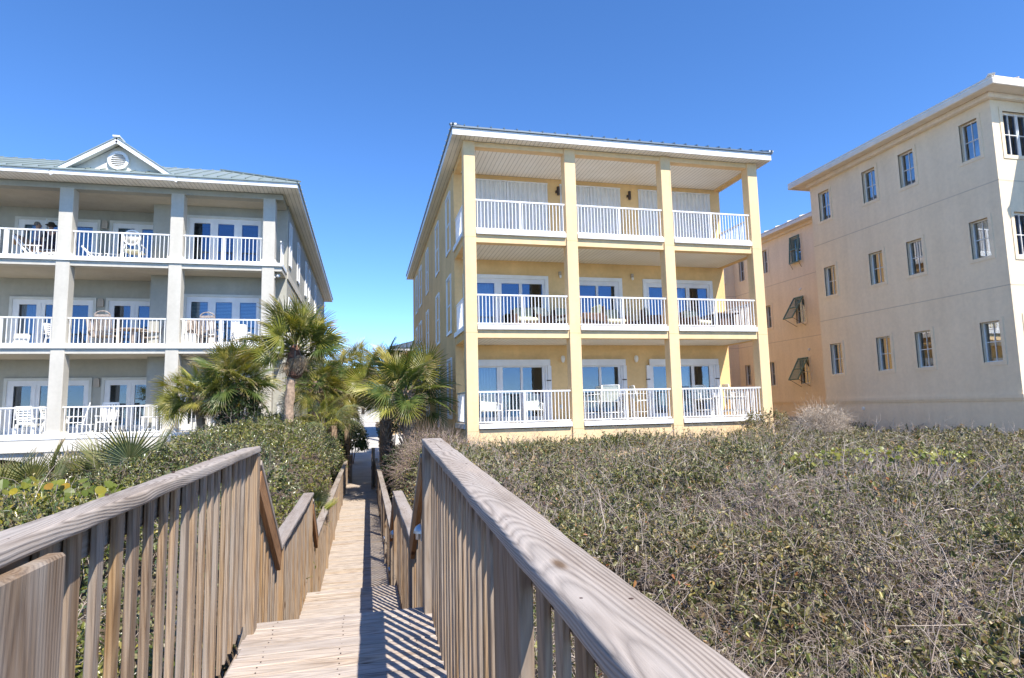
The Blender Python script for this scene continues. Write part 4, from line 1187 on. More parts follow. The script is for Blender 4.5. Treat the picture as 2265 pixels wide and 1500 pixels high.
def leaf_faces(pos, axis, normal, L, W, fold=0.25):
    """six-cornered folded leaves: pos base (n,3), axis/normal (n,3), L/W (n,)"""
    axis = unit(axis); side = unit(np.cross(axis, normal)); nrm = np.cross(side, axis)
    L = L[:, None]; W = W[:, None]
    p0 = pos; p3 = pos+axis*L+nrm*L*(-.06)
    l1 = pos+axis*L*.32+side*W*.48+nrm*W*fold; l2 = pos+axis*L*.70+side*W*.42+nrm*W*fold*.7
    r1 = pos+axis*L*.32-side*W*.48+nrm*W*fold; r2 = pos+axis*L*.70-side*W*.42+nrm*W*fold*.7
    co = np.stack([p0, l1, l2, p3, r2, r1], 1).reshape(-1, 3)
    k = np.arange(len(pos))*6
    q = np.concatenate([np.stack([k, k+1, k+2, k+3], 1), np.stack([k, k+3, k+4, k+5], 1)])
    return co, q

def twig_faces(P, R, nside=3):
    """P (n,s,3) polylines, R (n,s) radii"""
    n, s, _ = P.shape
    d = unit(np.gradient(P, axis=1))
    up = np.zeros_like(d); up[..., 2] = 1
    up = np.where(np.abs(d[..., 2:3]) > .9, np.array([1., 0, 0]), up)
    x = unit(np.cross(d, up)); y = np.cross(x, d)
    ang = np.arange(nside)*2*math.pi/nside
    ring = P[:, :, None, :]+(x[:, :, None, :]*np.cos(ang)[None, None, :, None]+y[:, :, None, :]*np.sin(ang)[None, None, :, None])*R[:, :, None, None]
    co = ring.reshape(-1, 3)
    base = (np.arange(n)*s*nside)[:, None, None]+(np.arange(s-1)*nside)[None, :, None]
    k = np.arange(nside)[None, None, :]; k2 = (k+1) % nside
    q = np.stack([base+k, base+k+nside, base+k2+nside, base+k2], -1).reshape(-1, 4)
    return co, q

def thicket(name, h, pts, mats, seed, leafL=(.028, .05), ratio=.42, per=9, sprig=(.10, .2), twigs=0.5, twigL=(.25, .9), twigR=.0026, sub=3, lean=0.6, depth=.16, scale=None, twig_zone=None):
    """pts (n,2): one sprig at each; a share of them also carries bare twigs"""
    g = np.random.default_rng(seed)
    n = len(pts)
    sc_ = np.ones(n) if scale is None else scale
    x, y = pts[:, 0], pts[:, 1]
    z = h(x, y)-g.exponential(depth, n).clip(0, .6)
    e = .12
    gx = (h(x+e, y)-h(x-e, y))/(2*e); gy = (h(x, y+e)-h(x, y-e))/(2*e)
    nrm = unit(np.stack([-gx, -gy, np.ones(n)], 1))
    d = unit(nrm+g.normal(0, lean, (n, 3)))
    l = g.uniform(*sprig, n)*sc_
    base = np.stack([x, y, z], 1)
    t = (np.arange(per)+.6)/per
    pos = base[:, None, :]+d[:, None, :]*(l[:, None, None]*t[None, :, None])
    ax = unit(d[:, None, :]*.65+g.normal(0, .62, (n, per, 3)))
    nn = unit(np.array([0.05, -.25, 1.0])+g.normal(0, .55, (n, per, 3)))
    Lf = g.uniform(*leafL, (n, per))*sc_[:, None]*(1-.35*(t[None, :]-.5))
    keep = np.ones((n, per), bool)
    if twig_zone is not None:
        tz = twig_zone(x, y)                      # 0 leafy .. 1 bare
        keep = g.random((n, per)) > tz[:, None]*.85
    pos, ax, nn, Lf = pos[keep], ax[keep], nn[keep], Lf[keep]
    co1, q1 = leaf_faces(pos, ax, nn, Lf, Lf*ratio*g.uniform(.8, 1.2, len(Lf)))
    # sprig stems
    P = np.stack([base-d*l[:, None]*.5, base+d*l[:, None]*.5, base+d*l[:, None]], 1)
    R = np.stack([np.full(n, 1.0), np.full(n, .8), np.full(n, .4)], 1)*(twigR*.8*sc_)[:, None]
    co2, q2 = twig_faces(P, R)
    # long bare twigs and their side shoots
    sel = g.random(n) < (twigs if twig_zone is None else twigs*(.35+1.3*tz))
    B = base[sel]; ns = len(B); s_ = sc_[sel]
    tl = g.uniform(*twigL, ns)*s_
    big = g.random(ns) < .05; tl = tl*np.where(big, 1.3, 1.0)
    dd = unit(nrm[sel]*g.uniform(-.1, .55, ns)[:, None]+g.normal(0, .8, (ns, 3)))
    S = 6
    P = np.zeros((ns, S, 3)); P[:, 0] = B-np.array([0, 0, .05])
    cur = dd.copy()
    for k in range(1, S):
        cur = unit(cur+g.normal(0, .22, (ns, 3))+np.array([0, 0, -.07]))
        P[:, k] = P[:, k-1]+cur*(tl/(S-1))[:, None]
    bad = np.any((P[..., 0] > -.82) & (P[..., 0] < .60) & (P[..., 1] < 27.5), axis=1)
    P[bad] = P[bad][:, :1]+np.linspace(0, .02, S)[None, :, None]
    tl = np.where(bad, .02, tl)
    R = np.linspace(1.0, .45, S)[None, :]*(np.where(big, 1.6, 1.0)*twigR*g.uniform(.7, 1.9, ns)*s_**.5)[:, None]
    cos, qs = [co2], [q2]
    c, q = twig_faces(P, R); cos.append(c); qs.append(q)
    for j in range(sub):
        k = g.integers(1, S-1, ns)
        st = P[np.arange(ns), k]
        di = unit(unit(P[np.arange(ns), k+1]-st)*.7+g.normal(0, .6, (ns, 3)))
        ll = tl*g.uniform(.2, .5, ns)
        PP = np.stack([st, st+di*ll[:, None]*.5+g.normal(0, .012, (ns, 3)), st+di*ll[:, None]+g.normal(0, .02, (ns, 3))], 1)
        RR = np.array([.75, .55, .3])[None, :]*(twigR*s_**.5)[:, None]
        c, q = twig_faces(PP, RR); cos.append(c); qs.append(q)
    zone = np.clip(.5+1.3*vnoise(x, y, 1.4, seed)+.8*vnoise(x, y, .5, seed+1), 0, 1)
    alt = (g.random((n, per)) < zone[:, None]**1.5)[keep].astype(np.int32)*2 if len(mats) > 2 else np.zeros(len(pos), np.int32)
    allco, allq, off, mi = [co1], [q1], len(co1), [np.concatenate([alt, alt])]
    for c, q in zip(cos, qs):
        allco.append(c); allq.append(q+off); off += len(c); mi.append(np.ones(len(q), np.int32))
    me = big_mesh(name, np.concatenate(allco), np.concatenate(allq), mats, np.concatenate(mi))
    o = bpy.data.objects.new(name, me)
    place(o)
    return o

def scatter(g, n, x0, x1, y0, y1, ok=None, falloff=None):
    """points over a rectangle, thinner with distance from the viewer"""
    out = []
    while sum(len(a) for a in out) < n:
        x = g.uniform(x0, x1, n); y = g.uniform(y0, y1, n)
        keep = np.ones(n, bool)
        if ok is not None: keep &= ok(x, y)
        if falloff is not None: keep &= g.random(n) < falloff(x, y)
        out.append(np.stack([x[keep], y[keep]], 1))
    return np.concatenate(out)[:n]

MT['leaf_r'] = leafmat('dune_oak_leaf', [(0.0, (0.060, 0.072, 0.022)), (0.22, (0.11, 0.122, 0.038)), (0.45, (0.175, 0.170, 0.062)), (0.66, (0.275, 0.242, 0.12)), (0.80, (0.18, 0.148, 0.06)), (0.88, (0.33, 0.235, 0.125)), (0.945, (0.32, 0.285, 0.055)), (0.985, (0.40, 0.15, 0.07)), (1.0, (0.09, 0.105, 0.03))], 0.2, 0.42, 0.5, (0.28, 0.24, 0.14))
MT['leaf_l'] = leafmat('glossy_shrub_leaf', [(0.0, (0.040, 0.065, 0.020)), (0.3, (0.075, 0.110, 0.034)), (0.6, (0.125, 0.150, 0.055)), (0.8, (0.21, 0.205, 0.10)), (0.92, (0.28, 0.225, 0.11)), (0.97, (0.32, 0.28, 0.06)), (1.0, (0.05, 0.08, 0.025))], 0.2, 0.26, 0.7, (0.20, 0.19, 0.12))
MT['leaf_r2'] = leafmat('dune_oak_leaf_green', [(0.0, (0.055, 0.080, 0.022)), (0.4, (0.115, 0.140, 0.038)), (0.7, (0.20, 0.205, 0.06)), (0.9, (0.27, 0.235, 0.075)), (0.97, (0.33, 0.14, 0.06)), (1.0, (0.08, 0.11, 0.03))], 0.25, 0.36, 0.5, (0.26, 0.25, 0.14))
MT['leaf_l2'] = leafmat('yellow_green_shrub_leaf', [(0.0, (0.075, 0.105, 0.024)), (0.4, (0.15, 0.175, 0.036)), (0.75, (0.24, 0.23, 0.05)), (0.93, (0.34, 0.27, 0.07)), (1.0, (0.09, 0.12, 0.03))], 0.3, 0.32, 0.5, (0.26, 0.25, 0.12))
MT['leaf_brown'] = leafmat('winter_shrub_leaf', [(0.0, (0.24, 0.165, 0.12)), (0.4, (0.33, 0.24, 0.18)), (0.6, (0.19, 0.17, 0.065)), (0.8, (0.29, 0.26, 0.09)), (1.0, (0.22, 0.16, 0.11))], 0.2, 0.5)
MT['leaf_dark'] = leafmat('dark_hedge_leaf', [(0.0, (0.018, 0.035, 0.012)), (0.5, (0.035, 0.060, 0.020)), (0.85, (0.06, 0.09, 0.03)), (1.0, (0.02, 0.04, 0.015))], 0.15, 0.35)
MT['leaf_bright'] = leafmat('bright_hedge_leaf', [(0.0, (0.05, 0.10, 0.02)), (0.5, (0.09, 0.15, 0.03)), (0.9, (0.14, 0.19, 0.04)), (1.0, (0.06, 0.11, 0.02))], 0.25, 0.4)
def twigmat(name, a, b_):
    m, nt, b = newmat(name)
    geo = nt.nodes.new('ShaderNodeNewGeometry')
    r = ramp(nt, geo.outputs['Random Per Island'], [(0.0, a), (1.0, b_)])
    nt.links.new(r.outputs[0], b.inputs['Base Color']); b.inputs['Roughness'].default_value = 0.85
    return m
MT['twig'] = twigmat('grey_twig', (0.16, 0.115, 0.09), (0.54, 0.46, 0.39))
MT['twig_brown'] = twigmat('brown_twig', (0.24, 0.165, 0.135), (0.48, 0.37, 0.32))

g = np.random.default_rng(5)
def okR(x, y):
    o = (x > .66+.10*smooth(4.2, 8, y)) & ~((y > 18.2) & (x < 13.75)) & ~((x > 17.3) & (y > 12.9))
    return o
dist = lambda x, y: np.sqrt(x*x+y*y)
bareR = lambda x, y: np.clip(.42+1.7*vnoise(x, y, 1.1, 8)+.8*vnoise(x, y, .4, 9)+.55*np.exp(-((x-1.45)**2+(y-2.5)**2)/.55), 0, 1)
A = scatter(g, 9500, .6, 7.5, .55, 6.5, okR, lambda x, y: np.clip(2.0/dist(x, y), 0, 1)**1.3)
B = scatter(g, 12500, .6, 17.4, 4.5, 18.3, okR, lambda x, y: np.clip(6.5/dist(x, y), 0, 1)**1.1)
C = scatter(g, 2600, 13.6, 17.5, 18.2, 23, okR)
D = scatter(g, 900, .35, 2.2, -1.4, .7, lambda x, y: x > .55)
o = thicket('dune_thicket', hR, np.concatenate([A, D]), [MT['leaf_r'], MT['twig'], MT['leaf_r2']], 21, (.027, .050), .42, 14, (.07, .15), .70, (.13, .55), .0021, 4, .65, .12, None, bareR)
tag(o, 'tangled grey twigs and olive leaves of the near dune thicket', kind='stuff')
pp = np.concatenate([B, C])
o = thicket('dune_thicket', hR, pp, [MT['leaf_r'], MT['twig'], MT['leaf_r2']], 22, (.032, .056), .44, 14, (.08, .17), .58, (.14, .50), .0027, 4, .65, .14, (.9+.035*dist(pp[:, 0], pp[:, 1])), bareR)
tag(o, 'dense twiggy scrub running back to the house walls', kind='stuff')
def okL(x, y): return (x < -.86) & ~((y > 22.6)) & ~((x < -5.0) & (y > 17.5))
A = scatter(g, 5200, -9, -.86, .8, 8.5, okL, lambda x, y: np.clip(2.6/dist(x, y), 0, 1))
B = scatter(g, 12500, -13, -.86, 6, 22.6, okL, lambda x, y: np.clip(9/dist(x, y), 0, 1)*np.where(x < -6, .5, 1))
pp = np.concatenate([A, B])
bareL = lambda x, y: np.clip(.22+.9*vnoise(x, y, 1.0, 12)+.5*smooth(3.2, 1.2, y), 0, .9)
o = thicket('dune_shrubbery', hL, pp, [MT['leaf_l'], MT['twig'], MT['leaf_l2']], 23, (.034, .058), .48, 13, (.09, .2), .13, (.2, .7), .0026, 3, .65, .14, (.85+.03*dist(pp[:, 0], pp[:, 1])), bareL)
tag(o, 'mound of small glossy green shrubs left of the boardwalk', kind='stuff')

# single shrubs ------------------------------------------------------------
def shrub(name, label, c, r, n, mats, seed, leafL=(.05, .08), per=8, twigs=.2, cat='shrub', group=None, twigL=(.2, .6), sprig=(.12, .25), twigR=.004, ratio=.45, hollow=.35):
    """rounded shrub: sprigs over and in an uneven ellipsoid, a few stems"""
    g = np.random.default_rng(seed)
    root = thing(name, label, cat, (c[0], c[1], c[2]-r[2]), 0, group)
    u = unit(g.normal(0, 1, (n, 3))); u[:, 2] = np.abs(u[:, 2])*1.15-.35
    u = unit(u)
    rad = (1-g.random(n)**2*hollow)*(1+.22*vnoise(u[:, 0]*3+u[:, 2]*2, u[:, 1]*3, .8, seed)*2)
    p = np.array(c)+u*np.array(r)*rad[:, None]
    d = unit(u+g.normal(0, .5, (n, 3)))
    l = g.uniform(*sprig, n)
    t = (np.arange(per)+.6)/per
    pos = (p[:, None]+d[:, None]*(l[:, None, None]*t[None, :, None])).reshape(-1, 3)
    ax = unit(np.repeat(d, per, 0)*.7+g.normal(0, .6, (n*per, 3)))
    nn = unit(np.array([0, -.2, 1.])+g.normal(0, .55, (n*per, 3)))
    Lf = g.uniform(*leafL, n*per)
    co1, q1 = leaf_faces(pos, ax, nn, Lf, Lf*ratio)
    sel = g.random(n) < twigs
    B = p[sel]; k = len(B)
    di = unit(d[sel]+g.normal(0, .45, (k, 3)))
    tl = g.uniform(*twigL, k)
    P = np.stack([B-di*tl[:, None]*.5, B, B+di*tl[:, None]*.5+g.normal(0, .02, (k, 3)), B+di*tl[:, None]+g.normal(0, .04, (k, 3))], 1)
    co2, q2 = twig_faces(P, np.array([1, .85, .6, .3])[None]*np.full((k, 1), twigR))
    me = big_mesh('foliage', np.concatenate([co1, co2]), np.concatenate([q1, q2+len(co1)]), mats, np.concatenate([np.zeros(len(q1), np.int32), np.ones(len(q2), np.int32)]))
    me.transform(WM[root].inverted())
    o = bpy.data.objects.new('foliage', me); place(o, root, WM[root])
    m = MB()
    for k in range(6):
        a = k*1.05+seed
        m.tube([(c[0]+.05*math.cos(a), c[1]+.05*math.sin(a), c[2]-r[2]-.2), (c[0]+r[0]*.3*math.cos(a), c[1]+r[1]*.3*math.sin(a), c[2]-r[2]*.2), (c[0]+r[0]*.6*math.cos(a), c[1]+r[1]*.6*math.sin(a), c[2]+r[2]*.4)], [.03, .02, .008], 5)
    m.build('stems', MT['twig_brown'], root)
    return root
shrub('brown_shrub', 'bare brownish twiggy shrub between the lower boardwalk and the yellow house', (1.75, 15.6, -1.45), (.95, 1.7, .75), 1500, [MT['leaf_brown'], MT['twig_brown']], 31, (.03, .055), 5, .95, twigL=(.25, .7), twigR=.0035)
shrub('dark_shrub', 'dark green shrub at the foot of the palm beside the yellow house', (1.45, 19.6, -2.0), (.75, .9, .85), 900, [MT['leaf_dark'], MT['twig_brown']], 32, (.06, .10))
shrub('dark_shrub', 'dark shaded hedge bush on the right edge of the path past the gate', (1.35, 24.2, -2.3), (.45, 1.6, .75), 700, [MT['leaf_dark'], MT['twig_brown']], 33, (.06, .10))
shrub('dark_shrub', 'dark hedge bush left of the boardwalk end post', (-1.45, 24.5, -2.05), (.55, 2.6, .95), 1100, [MT['leaf_l'], MT['twig_brown']], 34, (.06, .10))
shrub('dark_shrub', 'deep green hedge bush left of the path behind the grey post', (-1.75, 31.5, -2.1), (.7, 3.0, 1.05), 1000, [MT['leaf_dark'], MT['twig_brown']], 35, (.07, .12))
shrub('round_shrub', 'round bright green bush at the far end of the path', (-.80, 41.0, -2.0), (.85, 1.6, 1.25), 900, [MT['leaf_bright'], MT['twig_brown']], 36, (.09, .14))
shrub('dark_shrub', 'dark clump of leaves under the slanting palm left of the boardwalk', (-3.9, 21.3, -.05), (.55, .6, .8), 700, [MT['leaf_dark'], MT['twig_brown']], 37, (.06, .10))
shrub('dark_shrub', 'tall dark evergreen bush filling the gap behind the palms left of the path', (-2.7, 37.0, -.6), (1.25, 2.5, 2.4), 1700, [MT['leaf_dark'], MT['twig_brown']], 51, (.09, .14))
shrub('bright_shrub', 'light green bush right of the path beside the far porch', (2.0, 46.5, -1.0), (.8, 2.0, 2.0), 1300, [MT['leaf_bright'], MT['twig_brown']], 52, (.08, .13))
shrub('tan_bush', 'dry tan feathery bush in front of the peach house wall', (13.1, 15.6, -.72), (.68, .55, .48), 1200, [twigmat('tan_leaf', (.42, .34, .25), (.56, .48, .38)), twigmat('tan_twig', (.40, .32, .25), (.60, .52, .44))], 38, (.05, .09), 3, 1.0, twigL=(.25, .6), twigR=.0032, ratio=.14, hollow=.9)
shrub('green_sapling', 'small green leafy sprig at the corner of the yellow house', (12.7, 17.6, -.75), (.7, .5, .38), 260, [MT['leaf_r'], MT['twig']], 39, (.05, .09), 6, .5)
# yellow-green broad-leaved shrub near the left rail: every leaf its own piece
def broad_shrub(label, c, r, n, seed, size, stops, cat='shrub'):
    g = random.Random(seed)
    root = thing('broad_leaved_shrub', label, cat, (c[0], c[1], c[2]-r[2]))
    mat = leafmat('broad_leaf_%d' % seed, stops, .35, .35, .5)
    m = MB()
    prof = [(0, 0, 0), (.18, .34, .03), (.5, .48, .05), (.8, .34, .02), (1, 0, -.06), (.8, -.34, .02), (.5, -.48, .05), (.18, -.34, .03), (.5, 0, -.02)]
    me = MB().add(prof, [(0, 1, 2, 8), (8, 2, 3, 4), (0, 8, 6, 7), (8, 4, 5, 6)]).mesh('broad_leaf'); me.materials.append(mat)
    st = MB()
    for i in range(n):
        a = g.uniform(0, 2*math.pi); q = math.sqrt(g.random())
        p = Vector((c[0]+r[0]*q*math.cos(a), c[1]+r[1]*q*math.sin(a), 0))
        p.z = c[2]+r[2]*(math.sqrt(max(0, 1-q*q))*g.uniform(.55, 1.05)-.2)
        nrm = Vector((g.gauss(0, .8), g.gauss(-.6, .7), 1)).normalized()
        ax = nrm.cross(Vector((g.gauss(0, 1), g.gauss(0, 1), .1))).normalized()
        s = size*g.uniform(.6, 1.15); y = nrm.cross(ax)
        mw = Matrix(((ax.x*s, y.x*s, nrm.x*s, p.x), (ax.y*s, y.y*s, nrm.y*s, p.y), (ax.z*s, y.z*s, nrm.z*s, p.z), (0, 0, 0, 1)))
        place(bpy.data.objects.new('leaf', me), root, mw)
        if i % 3 == 0: st.tube([p, p+Vector((g.gauss(0, .05), g.gauss(0, .05), -.2)), (p.x*.8+c[0]*.2, p.y*.8+c[1]*.2, p.z-.45)], [.004, .006, .012], 4)
    st.build('stems', MT['twig'], root)
YG = [(0.0, (0.10, 0.14, 0.02)), (0.35, (0.17, 0.20, 0.03)), (0.6, (0.26, 0.26, 0.03)), (0.8, (0.09, 0.13, 0.03)), (0.92, (0.45, 0.34, 0.02)), (1.0, (0.24, 0.10, 0.03))]
broad_shrub('yellow-green sea grape shrub with one golden leaf beyond the left handrail', (-4.3, 8.0, -1.0), (1.9, 1.7, .36), 298, 41, .115, YG)
broad_shrub('bright lime shrub cut by the left edge of the picture', (-6.6, 10.2, -.95), (.9, .8, .45), 170, 42, .115, YG)
broad_shrub('small patch of lime-yellow leaves in the right thicket', (6.7, 6.9, -.76), (1.3, .9, .13), 220, 43, .058, [(0.0, (0.14, 0.17, 0.03)), (0.5, (0.22, 0.23, 0.04)), (1.0, (0.30, 0.27, 0.05))])
# ------------------------------------------------------------------ palms
MT['frond'] = None
def frondmat(name, green, tipc=(0.38, 0.29, 0.17), trans=.34):
    m, nt, b = newmat(name)
    geo = nt.nodes.new('ShaderNodeNewGeometry')
    at = nt.nodes.new('ShaderNodeAttribute'); at.attribute_name = 'tip'
    oi = nt.nodes.new('ShaderNodeObjectInfo')
    r = ramp(nt, geo.outputs['Random Per Island'], [(0.0, green[0]), (0.55, green[1]), (1.0, green[2])])
    tn = ramp(nt, oi.outputs['Random'], [(0.0, (0.75, 0.8, 0.8)), (0.6, (1, 1, 1)), (1.0, (1.3, 1.12, 0.8))])
    col = mixc(nt, 1.0, r.outputs[0], tn.outputs[0], 'MULTIPLY')
    tf = ramp(nt, at.outputs['Fac'], [(0.0, (0, 0, 0)), (0.80, (0, 0, 0)), (0.95, (1, 1, 1))])
    col = mixc(nt, tf.outputs[0], col, tipc)
    nt.links.new(col, b.inputs['Base Color'])
    b.inputs['Roughness'].default_value = 0.38
    tr = nt.nodes.new('ShaderNodeBsdfTranslucent')
    nt.links.new(mixc(nt, 1.0, col, (1.0, 1.0, 0.5), 'MULTIPLY'), tr.inputs['Color'])
    mx = N(nt, 'ShaderNodeMixShader'); mx.inputs[0].default_value = trans
    nt.links.new(b.outputs[0], mx.inputs[1]); nt.links.new(tr.outputs[0], mx.inputs[2])
    nt.links.new(mx.outputs[0], nt.nodes['Material Output'].inputs['Surface'])
    return m
FM = {
 'olive': frondmat('olive_palm_frond', [(0.19, 0.20, 0.045), (0.31, 0.295, 0.07), (0.44, 0.38, 0.12)], trans=.36),
 'green': frondmat('green_palm_frond', [(0.075, 0.12, 0.032), (0.125, 0.175, 0.045), (0.21, 0.24, 0.065)]),
 'lime': frondmat('lime_palm_frond', [(0.25, 0.27, 0.045), (0.36, 0.36, 0.065), (0.47, 0.42, 0.10)], (0.5, 0.42, 0.22), .35),
 'grey': frondmat('grey_green_palmetto_frond', [(0.15, 0.18, 0.075), (0.21, 0.23, 0.10), (0.27, 0.27, 0.13)], (0.34, 0.28, 0.17)),
 'dead': frondmat('dead_palm_frond', [(0.24, 0.17, 0.11), (0.34, 0.25, 0.17), (0.44, 0.35, 0.26)], (0.34, 0.28, 0.21), .1),
}
def frond_mesh(seed, n=42, spread=118, R=1.0, pet=0.9, droop=.35, costa=.35, split=.42, width=1.0, weep=0.0):
    """fan leaf on a stalk: stalk along +X from the origin, pleated segments split towards their tips"""
    g = random.Random(seed)
    vs_, fs_, tip = [], [], []
    # stalk
    def cen(s):      # s in 0..1 along stalk and costa
        L = pet+costa*R
        x = s*L
        return Vector((x, 0, .05*x-droop*.22*x*x))
    k0 = 7
    for i in range(k0):
        c = cen(i/(k0-1)); w = .022*(1-.75*i/(k0-1))+.004
        for q in ((0, w, .2*w), (0, -w, .2*w), (0, 0, -w)): vs_.append(c+Vector(q)); tip.append(0.0)
    for i in range(k0-1):
        for k in range(3): fs_.append((i*3+k, i*3+3+k, i*3+3+(k+1) % 3, i*3+(k+1) % 3))
    for j in range(n):
        u = (j+.5)/n*2-1
        th = math.radians(spread)*u
        s0 = (pet+costa*R*max(0, 1-abs(u)*1.35))/(pet+costa*R)
        o = cen(s0)
        e = Vector((math.cos(th), math.sin(th), 0))
        L = R*(1.0-.26*abs(u)**1.6)*g.uniform(.93, 1.04)*(.78 if abs(u) < .25 else .9)
        dth = math.radians(spread)*2/n
        side = Vector((-math.sin(th), math.cos(th), 0))
        lift = .16*abs(math.sin(th))+.02*(j % 2)
        jit = g.uniform(-.05, .05)
        dr = droop*g.uniform(.75, 1.35)
        b0 = len(vs_)
        for r_, wf in ((.04, .55), (split*.55, 1.0), (split, 1.05), (.74, .55), (1.0, .02)):
            rr = L*r_
            hang = dr*(max(0, r_-split*.6)**2)*L*1.25+weep*max(0, r_-.35)**1.6*L
            p = o+e*rr*(1-.18*weep*r_)+side*(jit*rr*max(0, r_-split))+Vector((0, 0, lift*rr-hang))
            w = wf*dth*L*min(r_, split)*.56*width+.002
            ridge = .010+.18*w
            vs_ += [p-side*w, p+Vector((0, 0, ridge)), p+side*w]; tip += [r_]*3
        for i in range(4):
            a = b0+i*3
            fs_ += [(a, a+3, a+4, a+1), (a+1, a+4, a+5, a+2)]
    me = bpy.data.meshes.new('frond')
    me.from_pydata([tuple(v) for v in vs_], [], fs_); me.update()
    at = me.attributes.new('tip', 'FLOAT', 'POINT'); at.data.foreach_set('value', tip)
    me.materials.append(FM['olive'])
    return me
FR_FAN = [frond_mesh(s, 34, 118, 1.0, .75, .20+.05*s, .34, .38, 1.0) for s in (1, 2, 3)]
FR_STIFF = [frond_mesh(s, 36, 105, 1.0, .8, .10, .12, .40) for s in (4, 5, 6)]
FR_WEEP = [frond_mesh(s, 30, 95, 1.0, .7, .6, .3, .30, .75, .75) for s in (7, 8)]
FR_DEAD = [frond_mesh(s, 30, 80, .85, .7, .8, .2, .35, .8, .35) for s in (9, 10)]

def trunk_mesh(p0, p1, r0, r1, seed, boots=False, parent=None, mat=None, name='trunk'):
    g = random.Random(seed)
    p0, p1 = Vector(p0), Vector(p1)
    m = MB(); n, s = 12, 22
    vs_ = []
    for i in range(s+1):
        t = i/s
        c = p0.lerp(p1, t)+Vector((.05*math.sin(t*3+seed), .05*math.cos(t*2.3+seed), 0))*(1 if 0 < i < s else .4)
        r_ = (r0+(r1-r0)*t)*(1+.06*g.uniform(-1, 1)+.05*(i % 2))
        for k in range(n):
            a = 2*math.pi*k/n
            q = r_*(1+.07*math.sin(k*2.1+i*1.3))
            vs_.append((c.x+q*math.cos(a), c.y+q*math.sin(a), c.z))
    m.add(vs_, [(i*n+k, i*n+(k+1) % n, i*n+n+(k+1) % n, i*n+n+k) for i in range(s) for k in range(n)])
    o = m.build(name, mat, parent)
    if boots:
        b_ = MB()
        H = (p1-p0).length
        nb = int(H/.085)*5
        for i in range(nb):
            t = i/nb; a = i*2.399; c = p0.lerp(p1, t); r_ = (r0+(r1-r0)*t)*.95
            d = Vector((math.cos(a), math.sin(a), 0)); sd = Vector((-d.y, d.x, 0))
            L = g.uniform(.12, .24)
            base = c+d*r_
            b_.add([base-sd*.05, base+sd*.05, base+d*(.05+L*.32)+sd*.028+Vector((0, 0, L)), base+d*(.05+L*.32)-sd*.028+Vector((0, 0, L)), base+d*.035+Vector((0, 0, -.01)), base+d*(.075+L*.32)+Vector((0, 0, L*.97))],
                   [(0, 1, 2, 3), (0, 4, 5, 3), (4, 1, 2, 5), (3, 5, 2)])
        bo = b_.build('leaf_boots', MT['boot'], parent); bo['kind'] = 'stuff'
    return o
MT['bark'] = plain('palm_bark', (0.33, 0.235, 0.165), .95, 0, .35, 14)
MT['boot'] = plain('palm_boot', (0.27, 0.21, 0.16), .9, 0, .4, 8)
MT['fibre'] = plain('rusty_palm_fibre', (0.12, 0.055, 0.035), .95, 0, .4, 20)

def palm(name, label, base, top, nf, R, meshes, mats, seed, elev=(-35, 80), r0=.15, r1=.13, boots=False, dead=0, petscale=1.0, extra=(), trunk=True, cat='palm tree', group=None, squash=1.0):
    g = random.Random(seed)
    root = thing(name, label, cat, base, 0, group)
    if trunk: trunk_mesh(base, top, r0, r1, seed, boots, root, MT['bark'])
    T = Vector(top)
    def put(az, el, me, mat, s, roll):
        d = Vector((math.cos(az)*math.cos(el), math.sin(az)*math.cos(el), math.sin(el)))
        up = Vector((0, 0, 1)) if abs(d.z) < .95 else Vector((-math.cos(az), -math.sin(az), 0))
        y = up.cross(d).normalized(); z = d.cross(y)
        o_ = T+Vector((math.cos(az)*.07, math.sin(az)*.07, g.uniform(-.22, .05)))
        mw = Matrix(((d.x, y.x, z.x, o_.x), (d.y, y.y, z.y, o_.y), (d.z, y.z, z.z, o_.z), (0, 0, 0, 1))) @ Matrix.Rotation(roll, 4, 'X') @ Matrix.Scale(s, 4)
        inst('frond', me, mat, root, mw)
    for i in range(nf):
        az = i*2.39996+g.uniform(-.25, .25)
        t = (i+.5)/nf
        el = math.radians(elev[1]+(elev[0]-elev[1])*(t**.85)+g.uniform(-8, 8))
        if label.startswith('tallest') and math.sin(az) < -.72 and el < .12: continue
        put(az, el, g.choice(meshes), FM[g.choice(mats)], R*g.uniform(.8, 1.1), g.gauss(0, .75))
    for i in range(dead):
        put(i*2.39996+.5, math.radians(g.uniform(-80, -48)), g.choice(FR_DEAD), FM['dead'], R*g.uniform(.6, .85), g.gauss(0, .4))
    for az, el, mat, s, roll in extra: put(math.radians(az), math.radians(el), meshes[0], FM[mat], s, math.radians(roll))
    return root, T

PG = 'cabbage palms between the houses'
r, T = palm('cabbage_palm', 'tallest palm, slender brown trunk rising from the shrub mound before the grey house', (-1.95, 17.0, -.9), (-1.80, 17.0, 1.78), 46, .74, FR_FAN, ['olive', 'olive', 'green', 'green', 'lime'], 3, (-22, 84), .12, .105, dead=8, group=PG)
MB().lathe([(.11, .88), (.20, .96), (.235, 1.12), (.20, 1.35), (.15, 1.62), (.10, 1.75)], (-1.825, 17.0, 0), 14).build('dead_fibre_skirt', MT['fibre'], r)
palm('cabbage_palm', 'bushy low palm hiding the grey house corner column', (-4.35, 21.6, -2.2), (-4.15, 21.6, 1.12), 46, .82, FR_FAN, ['olive', 'green', 'green'], 5, (-50, 80), .14, .13, dead=5, group=PG)
palm('cabbage_palm', 'leaning low palm furthest left, before the ground floor rail', (-5.0, 21.9, -2.2), (-5.35, 21.7, .72), 36, .70, FR_FAN, ['olive', 'green', 'lime'], 6, (-55, 70), .13, .12, dead=4, group=PG)
palm('cabbage_palm', 'dark-trunked palm right behind the tallest palm', (-1.85, 24.2, -3.4), (-1.78, 24.2, 1.15), 34, .72, FR_FAN, ['green', 'olive'], 7, (-45, 75), .13, .12, dead=5, group=PG)
